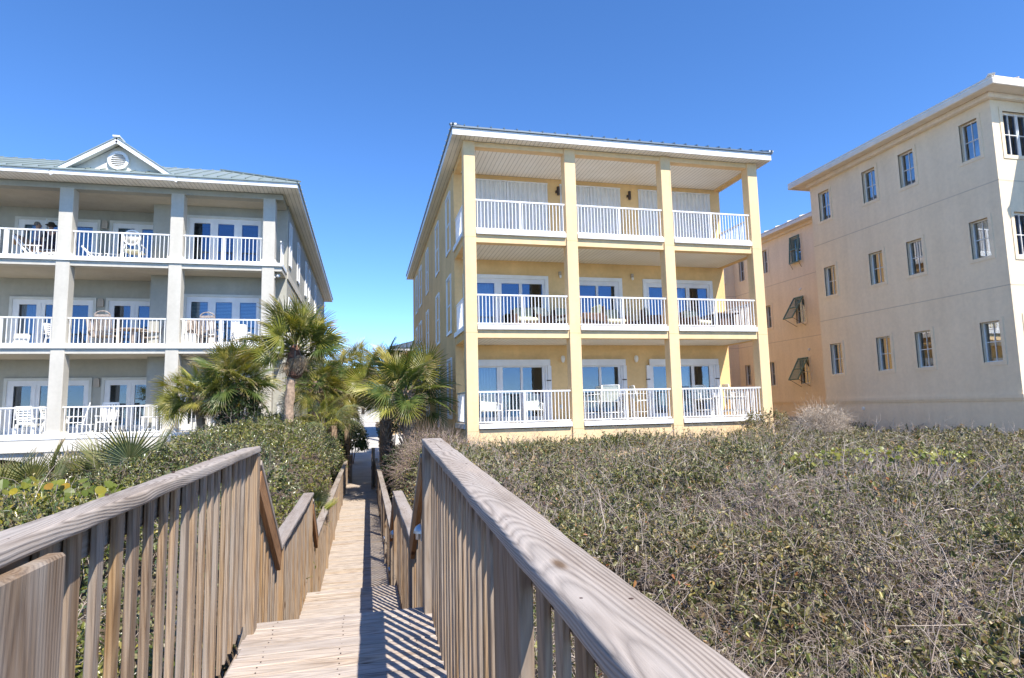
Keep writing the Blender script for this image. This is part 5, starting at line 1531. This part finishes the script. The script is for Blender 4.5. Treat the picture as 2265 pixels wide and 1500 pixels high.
palm('cabbage_palm', 'brown-skirted palm left of the far path', (-1.35, 27.5, -3.4), (-1.25, 27.5, 1.25), 22, .85, FR_FAN, ['olive', 'green'], 8, (-60, 75), .14, .13, dead=9, group=PG)
palm('cabbage_palm', 'pale palm in the gap between the two houses', (-.95, 33.0, -3.4), (-.75, 33.0, 2.2), 22, .95, FR_FAN, ['olive', 'lime'], 9, (-50, 78), .14, .13, dead=3, group=PG)
palm('cabbage_palm', 'far palm showing over the path beside the yellow house', (.9, 34.0, -3.4), (1.0, 34.0, 2.35), 22, .95, FR_FAN, ['olive', 'green', 'lime'], 10, (-50, 78), .14, .13, dead=3, group=PG)
palm('cabbage_palm', 'palm with a dark shaded trunk on the right edge of the path', (.98, 25.0, -3.4), (.72, 24.8, 1.25), 20, .95, FR_FAN, ['olive', 'lime', 'green'], 11, (-45, 75), .15, .14, True, dead=5, group=PG)
palm('cabbage_palm', 'big stout palm with criss-cross boots against the yellow side wall', (1.38, 20.4, -2.2), (1.30, 20.3, .62), 30, .96, FR_FAN, ['green', 'green', 'olive'], 13, (-30, 84), .21, .19, True, dead=2, group=PG,
     extra=((-92, -38, 'lime', .92, 5), (-128, -26, 'lime', .95, 0), (-165, 4, 'lime', 1.0, -25)))
palm('weeping_palm', 'pale drooping grassy palm on the boardwalk side of the mound', (-1.15, 17.6, -1.6), (-1.1, 17.6, -.35), 18, .60, FR_WEEP, ['grey', 'olive', 'lime'], 14, (5, 80), .08, .07, trunk=False, cat='palm')
PM = 'palmettos in the left shrubbery'
for i, (x, y, z, n, R, lab) in enumerate(((-5.7, 12.8, -1.55, 13, .80, 'spiky grey-green palmetto, leftmost of those before the white base wall'), (-4.75, 13.1, -1.5, 12, .74, 'upright middle palmetto poking above the left shrubs'), (-4.1, 12.6, -1.5, 12, .80, 'palmetto with arching fronds nearest the mound'), (-6.7, 13.4, -1.6, 9, .7, 'low palmetto at the left picture edge'))):
    palm('palmetto', lab, (x, y, z-.2), (x, y, z), n, R, FR_STIFF, ['grey', 'olive', 'grey'], 20+i, (12, 78), .07, .07, trunk=True, cat='palmetto', group=PM)
palm('palmetto', 'little bright palmetto just outside the lower left rail', (-1.0, 12.2, -2.2), (-1.0, 12.2, -1.95), 7, .42, FR_STIFF, ['lime', 'grey'], 27, (20, 75), .05, .05, cat='palmetto', group=PM)
palm('palmetto', 'withered orange-yellow palmetto beside the middle landing', (-1.15, 8.9, -2.1), (-1.15, 8.9, -1.85), 4, .30, FR_DEAD, ['lime', 'dead'], 28, (10, 60), .04, .04, cat='palmetto', group=PM)
palm('palmetto', 'single shaded frond at the left picture edge before the grey porch', (-10.2, 18.0, -2.2), (-10.35, 18.0, .75), 9, .7, FR_FAN, ['olive', 'dead'], 29, (-40, 70), .1, .1, cat='palmetto', group=PM)
palm('cabbage_palm', 'low far palm left of the path end', (-1.5, 44.0, -2.8), (-1.3, 44.0, .9), 20, 1.0, FR_FAN, ['olive', 'green'], 41, (-55, 75), .15, .14, dead=5, group=PG)
palm('cabbage_palm', 'low far palm right of the path end', (1.55, 43.0, -2.8), (1.3, 43.0, 1.0), 20, 1.0, FR_FAN, ['olive', 'green'], 42, (-55, 75), .15, .14, dead=5, group=PG)
palm('cabbage_palm', 'farthest palm straight over the path end', (-.3, 75.0, -1.3), (-.2, 75.0, 2.2), 22, 1.5, FR_FAN, ['olive', 'green'], 43, (-60, 75), .2, .18, dead=6, group=PG)
palm('cabbage_palm', 'full green palm crowding the left edge of the far path', (-1.75, 30.0, -3.4), (-1.5, 30.0, .6), 28, .95, FR_FAN, ['green', 'olive'], 44, (-55, 78), .15, .14, dead=4, group=PG)
# ------------------------------------------------------------------ beyond the path
fw = thing('white_fence', 'white board fence closing the far end of the path', 'fence', (0, 72.6, -1.3))
for k in range(26): MB().box(-2.6+k*.2, -2.415+k*.2, 72.55, 72.6, -1.3, -.40).build('board', MT['casing'], fw)
MB().box(-2.7, 2.75, 72.6, 72.65, -.65, -.52).box(-2.7, 2.75, 72.6, 72.65, -1.1, -.97).build('rail', MT['white'], fw)
rh = thing('rear_house', 'yellow house with a grey metal roof seen past the palms', 'house', (7, 53, -2.5))
MB().box(2.6, 13, 55, 61.5, -3.7, 5.0).build('wall', MT['yellow'], rh)
MB().box(2.1, 13.4, 52.6, 62, 5.01, 5.24).build('fascia', MT['white'], rh)
hip_roof(rh, 2.05, 13.5, 52.55, 62.05, 5.30, .36, 4.2, 'metal_grey', seam=.5, sides='FL')
for x in (2.15, 5.2, 8.4): MB().box(x, x+.28, 52.9, 53.2, -3.7, 5.0).build('porch_post', MT['yellow_trim'], rh)
porch_rail(rh, (1.85, 52.8), (2.13, 52.8), -1.0, -1.95, .12); porch_rail(rh, (2.45, 53.0), (5.2, 53.0), -1.0, -1.95, .12)
MB().box(1.82, 13, 52.7, 55, -3.7, -2.05).build('porch_base', MT['white'], rh)
for y in (56.5, 59): side_window(rh, 2.6, y, y+1, 1.8, 3.6, -1, 'white', .09, 'double', 'glass_blue')
bh = thing('pale_house', 'pale distant house closing the view behind the white fence', 'house', (-3, 84, -1.5))
MB().box(-12, 3.2, 84, 96, -2, 3.2).build('wall', MT['white_wall'], bh)
hip_roof(bh, -12.6, 3.8, 83.4, 96.6, 3.4, .4, 5, 'metal_grey', seam=.6, sides='F')
for x in (-2.4, .6): front_window_unit(bh, 83.98, x, x+1, .6, 2.2, [(x+.08, x+.92)], 2.1, .7, .1, 'white', 'white', 'glass_blue', name='window')
# ------------------------------------------------------------------ balcony furniture (front of each piece faces local -Y)
MT['sling'] = plain('pale_green_sling', (0.62, 0.66, 0.58), .7)
MT['wicker'] = plain('dark_wicker', (0.10, 0.055, 0.035), .7, 0, .5, 40)
MT['cushion'] = plain('cream_cushion', (0.66, 0.63, 0.46), .9)
MT['cushion_green'] = plain('sage_cushion', (0.33, 0.36, 0.26), .9)
MT['teak'] = plain('silvered_teak', (0.36, 0.30, 0.26), .8, 0, .3, 12)
MT['towel'] = plain('tan_towel', (0.50, 0.34, 0.24), .95)
MT['stone_top'] = plain('pale_table_top', (0.58, 0.56, 0.52), .4)

def copy_tree(o, parent, mw_fn):
    c = o.copy(); COL.objects.link(c)
    c.parent = parent
    if parent is None:
        c.matrix_basis = mw_fn; WM[c] = mw_fn
    else:
        WM[c] = WM[parent] @ o.matrix_basis
    for ch in KIDS.get(o, ()): KIDS.setdefault(c, []).append(copy_tree(ch, c, None))
    return c
KIDS = {}
PROTO = {}
def furn(kind, builder, label, loc, rz, cat, group=None, s=1.0):
    """first call builds the piece in place, later calls copy it and its parts"""
    mw = Matrix.Translation(loc) @ Matrix.Rotation(math.radians(rz), 4, 'Z') @ Matrix.Scale(s, 4)
    if kind not in PROTO:
        root = bpy.data.objects.new(kind, None); root.empty_display_size = .1
        place(root, None, Matrix.Identity(4))
        before = set(COL.objects)
        builder(root)
        for o in set(COL.objects)-before:
            KIDS.setdefault(o.parent, []).append(o)
        root.matrix_basis = mw; WM[root] = mw
        def fix(o):
            for c in KIDS.get(o, ()): WM[c] = WM[o] @ c.matrix_basis; fix(c)
        fix(root)
        PROTO[kind] = root
    else:
        root = copy_tree(PROTO[kind], None, mw)
    root['label'] = label; root['category'] = cat
    if group: root['group'] = group
    elif 'group' in root.keys(): del root['group']
    return root

def sling_chair(r, h=.42, bh=.52, bar=False):
    fm = MB()
    for s in (-1, 1):
        x = s*.28
        fm.tube([(x, .30, 0), (x, .22, h), (x, .34, h+bh)], .014, 6)
        fm.tube([(x, -.26, 0), (x, -.24, h+.20), (x, .24, h+.23)], .014, 6)
        fm.tube([(x, -.25, h), (x, .22, h-.03)], .012, 6)
        if bar: fm.tube([(x, -.26, h*.4), (x, .27, h*.4)], .011, 6)
    for y, z in ((-.25, h), (.22, h-.03), (.34, h+bh))+(((-.26, h*.4), (.27, h*.4)) if bar else ()): fm.tube([(-.28, y, z), (.28, y, z)], .012, 6)
    fm.build('frame', MT['white_alu'], r, True)
    b_ = MB(); n = 14
    for i in range(n):
        x0, x1 = -.265+.53*i/n, -.265+.53*(i+1)/n-.008
        for (ya, za), (yb2, zb) in (((.215, h), (.27, h+bh*.5)), ((.27, h+bh*.5), (.335, h+bh-.01))): b_.add([(x0, ya, za), (x1, ya, za), (x1, yb2, zb), (x0, yb2, zb)], [(0, 1, 2, 3)])
    b_.build('backrest', MT['sling'], r)
    MB().box(-.265, .265, -.25, .21, h-.012, h+.008).build('seat', MT['sling'], r)
def bar_chair(r): sling_chair(r, .66, .50, True)
def side_table(r):
    MB().box(-.22, .22, -.22, .22, .40, .425).build('table_top', MT['white'], r, bevel=.005)
    for x in (-.18, .18):
        for y in (-.18, .18): MB().tube([(x*1.1, y*1.1, 0), (x, y, .40)], .014, 6).build('leg', MT['white_alu'], r)
def bar_table(r):
    MB().box(-.55, .55, -.55, .55, .86, .89).build('table_top', MT['stone_top'], r, bevel=.008)
    for x in (-.42, .42):
        for y in (-.42, .42): MB().tube([(x, y, 0), (x, y, .86)], .02, 6).build('leg', MT['white_alu'], r)
    MB().box(-.42, .42, -.015, .015, .25, .28).box(-.015, .015, -.42, .42, .281, .31).build('foot_rail', MT['white_alu'], r)
def wicker_chair(r):
    MB().box(-.36, .36, -.38, .36, .06, .28).build('base', MT['wicker'], r, bevel=.02)
    for s in (-1, 1): MB().box(s*.36, s*.46, -.38, .40, .0, .55).build('arm', MT['wicker'], r, bevel=.03)
    MB().bar((0, .36, .05), (0, .46, .80), .84, .09, (0, 1, 0)).build('backrest', MT['wicker'], r, bevel=.02)
    MB().box(-.34, .34, -.42, .28, .285, .42).build('seat_cushion', MT['cushion'], r, bevel=.045)
    MB().bar((0, .27, .42), (0, .36, .86), .66, .13, (0, 1, 0)).build('back_cushion', MT['cushion_green'], r, bevel=.045)
def wicker_lounge(r):
    MB().box(-.34, .34, -.9, .35, .10, .26).build('base', MT['wicker'], r, bevel=.02)
    MB().bar((0, .30, .22), (0, .72, .82), .68, .06, (0, -1, 1)).build('backrest', MT['wicker'], r, bevel=.02)
    MB().bar((0, -.88, .32), (0, .28, .32), .64, .10).build('seat_cushion', MT['cushion'], r, bevel=.03)
    MB().bar((0, .24, .34), (0, .64, .88), .64, .11, (0, -1, 1)).build('back_cushion', MT['cushion'], r, bevel=.03)
    for s in (-1, 1): MB().box(s*.34, s*.40, -.3, .35, .0, .50).build('arm', MT['wicker'], r, bevel=.02)
def wicker_table(r):
    MB().box(-.42, .42, -.42, .42, .62, .67).build('table_top', MT['wicker'], r, bevel=.01)
    MB().box(-.30, .30, -.30, .30, .0, .62).build('base', MT['wicker'], r, bevel=.02)
def lattice_chair(r):
    """white garden arm chair with a slatted back"""
    fm = MB()
    for s in (-1, 1):
        x = s*.27
        fm.bar((x, -.28, 0), (x, -.26, .60), .05, .05, (0, 1, 0)); fm.bar((x, .30, 0), (x, .20, .40), .05, .05, (0, 1, 0))
        fm.bar((x, -.34, .60), (x, .30, .58), .09, .03)
    fm.bar((-.27, -.27, .36), (.27, -.27, .36), .04, .08)
    fm.build('frame', MT['white'], r)
    for s in (-1, 1): MB().bar((s*.23, .18, .38), (s*.24, .40, 1.0), .05, .035, (0, 1, 0)).build('back_post', MT['white'], r)
    for k in range(7):
        z = .46+k*.088; y = .19+.355*(z-.40)
        MB().bar((-.23, y-.02, z), (.23, y-.02, z), .02, .06).build('back_slat', MT['white'], r)
    for k in range(5): MB().bar((-.26, -.26+k*.105, .40), (.26, -.26+k*.105, .395), .085, .022).build('seat_slat', MT['white'], r)
def rocker(r, mat='teak'):
    for s in (-1, 1):
        x = s*.27
        MB().tube([(x, -.48, .07), (x, -.2, .02), (x, .15, .02), (x, .55, .09)], .022, 6).build('rocker_runner', MT[mat], r)
        MB().tube([(x, -.26, .02), (x, -.26, .62)], .02, 6).build('leg', MT[mat], r)
        MB().tube([(x, .22, .02), (x, .26, .45), (x*.95, .42, 1.08)], .02, 6).build('back_post', MT[mat], r)
        MB().bar((x, -.34, .635), (x, .30, .62), .10, .025).build('arm', MT[mat], r)
    MB().box(-.27, .27, -.28, .24, .40, .43).build('seat', MT[mat], r, bevel=.008)
    for k in range(6): MB().bar((-.2+k*.08, .27, .46), (-.2+k*.08, .42, 1.06), .045, .018, (0, 1, 0)).build('back_slat', MT[mat], r)
    MB().bar((-.26, .42, 1.08), (.26, .42, 1.08), .03, .08).build('top_rail', MT[mat], r)
def arch_rocker(r):
    rocker(r)
    m = MB(); n = 10
    pts = [(.25*math.cos(math.pi*k/n), .43, 1.08+.16*math.sin(math.pi*k/n)) for k in range(n+1)]
    m.tube(pts, .022, 6); m.build('arched_crest', MT['teak'], r)
def round_back(r):
    fm = MB()
    for s in (-1, 1):
        x = s*.28
        fm.tube([(x, -.26, 0), (x, -.26, .64), (x, .20, .66)], .025, 6); fm.tube([(x, .30, 0), (x, .26, .42), (x*.75, .32, .66)], .025, 6)
    fm.tube([(-.28, -.26, .42), (.28, -.26, .42)], .022, 6)
    fm.build('frame', MT['white'], r)
    MB().box(-.27, .27, -.27, .26, .40, .47).build('seat', MT['cushion'], r, bevel=.02)
    b_ = MB(); n = 24
    for k in range(n):
        a0, a1 = 2*math.pi*k/n, 2*math.pi*(k+1)/n
        c = lambda q, a, y: (q*math.cos(a), y, .90+q*math.sin(a))
        b_.add([c(.24, a0, .27), c(.29, a0, .27), c(.29, a1, .27), c(.24, a1, .27), c(.24, a0, .33), c(.29, a0, .33), c(.29, a1, .33), c(.24, a1, .33)], [(0, 1, 2, 3), (7, 6, 5, 4), (1, 5, 6, 2), (3, 7, 4, 0)])
    b_.build('back_ring', MT['white'], r)
    MB().lathe([(.01, .285), (.225, .29), (.23, .31), (.01, .315)], (0, 0, .90), 22, 'Y').build('back_pad', MT['white_wall'], r, True)
def deck_lounger(r):
    fm = MB()
    for s in (-1, 1):
        x = s*.30
        fm.bar((x, -1.1, .24), (x, .2, .24), .04, .07); fm.bar((x, .0, .26), (x, .55, .92), .04, .06, (0, -1, 1))
        fm.bar((x, -.35, .25), (x, -.35, .5), .04, .05, (0, 1, 0)); fm.bar((x, -.5, .52), (x, .18, .56), .07, .03)
        for y in (-1.0, .1): fm.bar((x, y, 0), (x, y, .24), .05, .05, (0, 1, 0))
    fm.build('frame', MT['white'], r)
    for k in range(9): MB().bar((-.28, -1.05+k*.13, .285), (.28, -1.05+k*.13, .285), .10, .02).build('seat_slat', MT['white'], r)
    MB().bar((0, -.1, .31), (0, .56, .97), .52, .03, (0, -1, 1)).build('backrest', MT['white'], r)
def towel(r):
    m = MB(); n = 12
    pts = [(-1.0, .315), (-.5, .312), (-.12, .335), (.05, .50), (.30, .76), (.50, .96), (.585, 1.0), (.63, .95), (.60, .62)]
    for i in range(len(pts)-1):
        for k in range(n):
            x0, x1 = -.26+.52*k/n, -.26+.52*(k+1)/n
            w = lambda x, i_: .008*math.sin(x*25+i_)
            m.add([(x0, pts[i][0], pts[i][1]+w(x0, i)), (x1, pts[i][0], pts[i][1]+w(x1, i)), (x1, pts[i+1][0], pts[i+1][1]+w(x1, i+1)), (x0, pts[i+1][0], pts[i+1][1]+w(x0, i+1))], [(0, 1, 2, 3)])
    m.build('cloth', MT['towel'], r, True)
def low_table(r):
    for k in range(5): MB().box(-.30, .30, -.28+k*.115, -.18+k*.115, .41, .43).build('top_slat', MT['white'], r)
    for x in (-.25, .25):
        for y in (-.24, .24): MB().box(x-.03, x+.03, y-.03, y+.03, 0, .409).build('leg', MT['white'], r)
def high_table(r):
    MB().box(-.24, .24, -.24, .24, .55, .58).build('table_top', MT['white'], r)
    for x in (-.19, .19):
        for y in (-.19, .19): MB().box(x-.03, x+.03, y-.03, y+.03, 0, .549).build('leg', MT['white'], r)
    MB().box(-.16, .16, -.2, -.18, .12, .16).build('stretcher', MT['white'], r)
def teak_table(r):
    MB().lathe([(.50, .70), (.52, .705), (.52, .73), (.50, .735)], (0, 0, 0), 24).build('table_top', MT['teak'], r)
    for k in range(4):
        a = k*math.pi/2+.4
        MB().bar((.35*math.cos(a), .35*math.sin(a), 0), (.30*math.cos(a), .30*math.sin(a), .70), .06, .06, (0, 1, 0)).build('leg', MT['teak'], r)
def storage_bin(r):
    MB().box(-.24, .24, -.22, .22, 0, .44).build('box_body', MT['white_wall'], r, bevel=.01)
    MB().box(-.255, .255, -.235, .235, .441, .47).build('lid', MT['white'], r, bevel=.006)
def cushion_block(r):
    MB().bar((0, 0, .02), (0, .10, .44), .46, .14, (0, 1, 0)).build('pillow', MT['white_wall'], r, bevel=.05)

F0, F1 = ZF[0]-.025, ZF[1]-.025
G_ = 'sling chairs on the ground floor balcony of the yellow house'
furn('sling_chair', sling_chair, 'white sling chair left of the small table on the lowest yellow balcony', (3.98, 19.65, F0), 6, 'chair', G_)
furn('sling_chair', sling_chair, 'white sling chair right of the small table on the lowest yellow balcony', (5.40, 19.65, F0), -4, 'chair', G_)
furn('side_table', side_table, 'low white side table between the two sling chairs of the yellow house', (4.69, 19.6, F0), 0, 'table')
furn('bar_table', bar_table, 'square counter-height table in the middle bay of the lowest yellow balcony', (8.42, 19.75, F0), 0, 'table')
G_ = 'tall sling chairs on the ground floor balcony of the yellow house'
for lab, x, y, rz in (('tall white chair at the left side of the high table', 7.45, 19.75, -90), ('tall white chair on the near left corner of the high table', 7.86, 19.05, 165), ('tall white chair behind the high table', 8.62, 20.4, 10), ('tall white chair at the right side of the high table', 9.32, 19.7, 82)):
    furn('bar_chair', bar_chair, lab+', middle bay', (x, y, F0), rz, 'chair', G_)
furn('bar_chair', bar_chair, 'tall white chair against the glass door in the right bay of the lowest yellow balcony', (11.85, 19.9, F0), 0, 'chair', G_)
furn('bar_chair', bar_chair, 'tall white chair turned sideways at the open right end of the lowest yellow balcony', (13.0, 19.75, F0), 80, 'chair', G_)
furn('bar_table', bar_table, 'square counter-height table at the right end of the lowest yellow balcony', (12.45, 19.35, F0), 0, 'table', None, .8)
G_ = 'dark wicker seats on the middle balcony of the yellow house'
for lab, x, y, rz in (('dark wicker armchair with cream seat pad, left bay of the middle balcony', 5.25, 19.8, 0), ('dark wicker armchair half hidden by the second column from the left', 6.85, 19.9, 25),
                      ('dark wicker armchair seen side-on right of the second column', 7.35, 19.5, -85), ('dark wicker armchair with sage back pad in the centre of the middle balcony', 8.45, 19.9, 0), ('dark wicker armchair with cream pads left of the third column', 10.0, 19.75, 70),
                      ('dark wicker armchair behind the right bay railing of the middle balcony', 11.75, 19.9, 20)):
    furn('wicker_chair', wicker_chair, lab, (x, y, F1), rz, 'armchair', G_)
furn('wicker_lounge', wicker_lounge, 'dark wicker lounge chair with long cream pad beside the left bay armchair', (6.25, 19.75, F1), 35, 'lounge chair')
furn('wicker_table', wicker_table, 'dark square wicker table at the right end of the middle yellow balcony', (12.65, 19.7, F1), 0, 'table')
furn('wicker_table', wicker_table, 'dark low wicker table in the middle bay of the middle yellow balcony', (9.25, 20.1, F1), 0, 'table', None, .62)
# grey house
H0, H1, H2 = GF[0]-.008, GF[1]-.008, GF[2]-.008
furn('lattice_chair', lattice_chair, 'white slatted armchair turned away, left of the first grey column on the ground porch', (-11.30, 24.6, H0), 178, 'chair')
furn('lattice_chair', lattice_chair, 'white slatted armchair seen side-on behind the grey column of the ground porch', (-10.55, 24.7, H0), 80, 'chair')
furn('white_rocker', lambda r: rocker(r, 'white'), 'white rocking chair in the middle bay of the grey ground porch', (-8.95, 24.75, H0), 8, 'rocking chair')
furn('white_rocker', None, 'white rocking chair just right of the first visible grey column, ground porch', (-9.95, 24.7, H0), -70, 'rocking chair')
furn('low_table', low_table, 'low white slatted table beside the white rocker', (-9.55, 24.6, H0), 0, 'table', None, .82)
furn('high_table', high_table, 'tall narrow white side table near the third grey column', (-7.52, 24.6, H0), 0, 'table')
furn('storage_bin', storage_bin, 'white box in the right bay of the grey ground porch', (-5.9, 24.45, H0), 0, 'box')
furn('lattice_chair', None, 'white slatted armchair behind the palm fronds on the ground porch', (-5.1, 24.4, H0), -10, 'chair')
furn('rocker', rocker, 'silvered wooden armchair rocker at the left of the grey middle balcony', (-9.35, 24.9, H1), 60, 'rocking chair')
furn('arch_rocker', arch_rocker, 'wooden rocker with arched back in front of the middle balcony table', (-8.98, 24.45, H1), 176, 'rocking chair')
furn('teak_table', teak_table, 'round silvered wooden table on the grey middle balcony', (-8.4, 25.1, H1), 0, 'table')
furn('rocker', None, 'silvered wooden rocker on the right side of the round wooden table', (-7.75, 25.2, H1), -80, 'rocking chair')
furn('storage_bin', None, 'white storage box against the third grey column, middle balcony', (-6.25, 24.35, H1), 0, 'box')
furn('rocker', None, 'silvered wooden rocker left in the right bay of the grey middle balcony', (-6.05, 24.6, H1), 30, 'rocking chair')
furn('arch_rocker', None, 'wooden rocker with arched back in the right bay of the middle balcony', (-5.55, 24.45, H1), 170, 'rocking chair')
furn('lattice_chair', None, 'white slatted chair partly behind the tall palm, middle balcony', (-4.55, 24.45, H1), 20, 'chair', None, .9)
furn('lattice_chair', None, 'white slatted chair behind the left rail of the middle balcony', (-10.75, 24.9, H1), 60, 'chair', None, .9)
furn('loose_pillow', cushion_block, 'white cushion leaning against the left rail of the middle balcony', (-11.6, 24.35, H1), 0, 'cushion', None, 1.05)
furn('deck_lounger', deck_lounger, 'white reclining chair under a tan towel on the top grey balcony', (-11.55, 24.75, H2), 75, 'lounge chair')
furn('draped_towel', towel, 'tan towel draped over the white reclining chair', (-11.55, 24.75, H2+.012), 75, 'towel')
furn('round_back_chair', round_back, 'white chair with a round padded back on the top grey balcony', (-8.25, 24.5, H2), 180, 'chair')
furn('deck_lounger', None, 'low white lounger lying flat left of the round-backed chair', (-9.6, 24.6, H2-.0), 95, 'lounge chair', None, .62)
furn('deck_lounger', None, 'small white deck chair between the lounger and the round-backed chair', (-9.05, 24.9, H2), -60, 'lounge chair', None, .7)
up = thing('umbrella_pole', 'slim white folded umbrella standing between the two people on the top balcony', 'umbrella', (-11.65, 25.7, H2))
MB().lathe([(.22, H2), (.22, H2+.06), (.03, H2+.08)], (-11.65, 25.7, 0), 14).build('base', MT['white'], up)
MB().tube([(-11.65, 25.7, H2+.08), (-11.65, 25.7, 7.42)], .022, 8).build('pole', MT['white'], up)
MB().lathe([(.05, 6.3), (.085, 6.5), (.05, 7.2), (.03, 7.38)], (-11.65, 25.7, 0), 10).build('folded_canopy', MT['white'], up)

# ------------------------------------------------------------------ people on the top grey balcony
def person(label, loc, rz, skin, shirt, legs, hair, hat=None, h=1.75, arms='down', seed=0):
    s = h/1.75
    root = thing('person', label, 'person', loc, math.radians(rz))
    J = {'pel': (0, 0, .95), 'waist': (0, -.01, 1.08), 'chest': (0, -.01, 1.30), 'neck': (0, .01, 1.47), 'head0': (0, -.01, 1.55), 'head': (0, -.02, 1.63), 'top': (0, -.005, 1.70)}
    R = {'pel': (.155, .115), 'waist': (.135, .10), 'chest': (.165, .115), 'neck': (.055, .055), 'head0': (.068, .078), 'head': (.077, .094), 'top': (.055, .07)}
    E = [('pel', 'waist'), ('waist', 'chest'), ('chest', 'neck'), ('neck', 'head0'), ('head0', 'head'), ('head', 'top')]
    for sd, n in ((-1, 'l'), (1, 'r')):
        fwd = -.16 if arms == 'fold' else -.02
        J['sh'+n] = (sd*.18, 0, 1.40); R['sh'+n] = (.062, .062)
        J['el'+n] = (sd*.235, .03, 1.12); R['el'+n] = (.044, .044)
        J['wr'+n] = (sd*(.12 if arms == 'fold' else .25), fwd-.06, 1.10 if arms == 'fold' else .88); R['wr'+n] = (.028, .028)
        E += [('chest', 'sh'+n), ('sh'+n, 'el'+n), ('el'+n, 'wr'+n)]
        w = Vector(J['wr'+n]); d = (w-Vector(J['el'+n])).normalized()
        pm_ = w+d*.085; J['pm'+n] = tuple(pm_); R['pm'+n] = (.036, .020); E.append(('wr'+n, 'pm'+n))
        for k in range(4):
            o_ = Vector((0, (k-1.5)*.019, 0)); a = pm_+o_*.9+d*.035; b_ = a+d*(.045-.006*abs(k-1.3))+Vector((-sd*.012, 0, -.004))
            J['f%d%s' % (k, n)] = tuple(a); J['t%d%s' % (k, n)] = tuple(b_); R['f%d%s' % (k, n)] = R['t%d%s' % (k, n)] = (.009, .009)
            E += [('pm'+n, 'f%d%s' % (k, n)), ('f%d%s' % (k, n), 't%d%s' % (k, n))]
        a = w+d*.03+Vector((0, -.04, 0)); J['th'+n] = tuple(a); J['tt'+n] = tuple(a+d*.035+Vector((0, -.012, 0))); R['th'+n] = R['tt'+n] = (.010, .010)
        E += [('wr'+n, 'th'+n), ('th'+n, 'tt'+n)]
        J['hp'+n] = (sd*.095, 0, .90); R['hp'+n] = (.095, .10)
        J['kn'+n] = (sd*.10, -.01, .49); R['kn'+n] = (.058, .06)
        J['an'+n] = (sd*.105, .02, .09); R['an'+n] = (.038, .04)
        J['to'+n] = (sd*.12, -.15, .03); R['to'+n] = (.035, .028)
        E += [('pel', 'hp'+n), ('hp'+n, 'kn'+n), ('kn'+n, 'an'+n), ('an'+n, 'to'+n)]
    def skin_obj(name, edges, grow, mat, rad=None):
        names = []
        for a, b_ in edges:
            for q in (a, b_):
                if q not in names: names.append(q)
        me = bpy.data.meshes.new(name)
        me.from_pydata([Vector(J[q])*s for q in names], [(names.index(a), names.index(b_)) for a, b_ in edges], [])
        me.materials.append(mat)
        o = bpy.data.objects.new(name, me)
        sk = o.modifiers.new('skin', 'SKIN'); sk.use_smooth_shade = True
        sb = o.modifiers.new('smooth', 'SUBSURF'); sb.levels = sb.render_levels = 2
        for i, q in enumerate(names):
            r_ = (rad or R).get(q, R[q])
            me.skin_vertices[0].data[i].radius = ((r_[0]+grow)*s, (r_[1]+grow)*s)
        me.skin_vertices[0].data[0].use_root = True
        return place(o, root, WM[root])
    skin_obj('body', E, 0, plain('skin_%d' % seed, skin, .6))
    sh = [('waist', 'pel'), ('waist', 'chest')]
    for n in 'lr': sh += [('chest', 'sh'+n), ('sh'+n, 'el'+n)]
    skin_obj('shirt', sh, .016, plain('shirt_%d' % seed, shirt, .9))
    tr = []
    for n in 'lr': tr += [('pel', 'hp'+n), ('hp'+n, 'kn'+n), ('kn'+n, 'an'+n)]
    skin_obj('trousers', tr, .014, plain('trousers_%d' % seed, legs, .9))
    inv = WM[root]
    def loc_build(m, name, mat, smooth=True):
        me = m.mesh(name); me.transform(Matrix.Scale(s, 4)); me.materials.append(mat)
        for p in me.polygons: p.use_smooth = smooth
        place(bpy.data.objects.new(name, me), root, inv)
    hm = plain('hair_%d' % seed, hair, .8, 0, .3, 30)
    loc_build(MB().lathe([(.084, 1.60), (.098, 1.65), (.094, 1.70), (.066, 1.745), (.01, 1.762)], (0, .028, 0), 16), 'hair', hm)
    loc_build(MB().add([(-.012, -.10, 1.60), (.012, -.10, 1.60), (0, -.128, 1.595), (0, -.10, 1.64)], [(0, 1, 2), (0, 2, 3), (2, 1, 3)]), 'nose', plain('nose_%d' % seed, skin, .6), False)
    for sd in (-1, 1):
        loc_build(MB().lathe([(.004, -.004), (.011, 0), (.004, .004)], (sd*.032, -.098, 1.635), 8, 'Y'), 'eye', MT['dark'])
        loc_build(MB().lathe([(.01, -.012), (.028, 0), (.01, .012)], (sd*.088, .0, 1.625), 10, 'X'), 'ear', plain('ear_%d%d' % (seed, sd), skin, .6))
    loc_build(MB().box(-.024, .024, -.104, -.09, 1.563, 1.572), 'mouth', plain('mouth_%d' % seed, (.35, .13, .11), .6), False)
    if hat: loc_build(MB().lathe([(.19, 1.665), (.20, 1.675), (.11, 1.69), (.105, 1.76), (.08, 1.79), (.01, 1.795)], (0, .01, 0), 20), 'hat', plain('hat_%d' % seed, hat, .9))
    return root
person('grey-haired man in a lilac-grey shirt standing behind the top balcony chair with the towel', (-11.93, 25.72, H2), 130, (.50, .27, .19), (.36, .35, .46), (.10, .12, .20), (.18, .16, .15), None, 1.76, 'fold', 1)
person('person in a dark brimmed hat and dark clothes on the top grey balcony', (-11.42, 25.55, H2), 200, (.45, .25, .18), (.05, .045, .06), (.06, .05, .08), (.05, .035, .03), (.03, .025, .02), 1.68, 'down', 2)
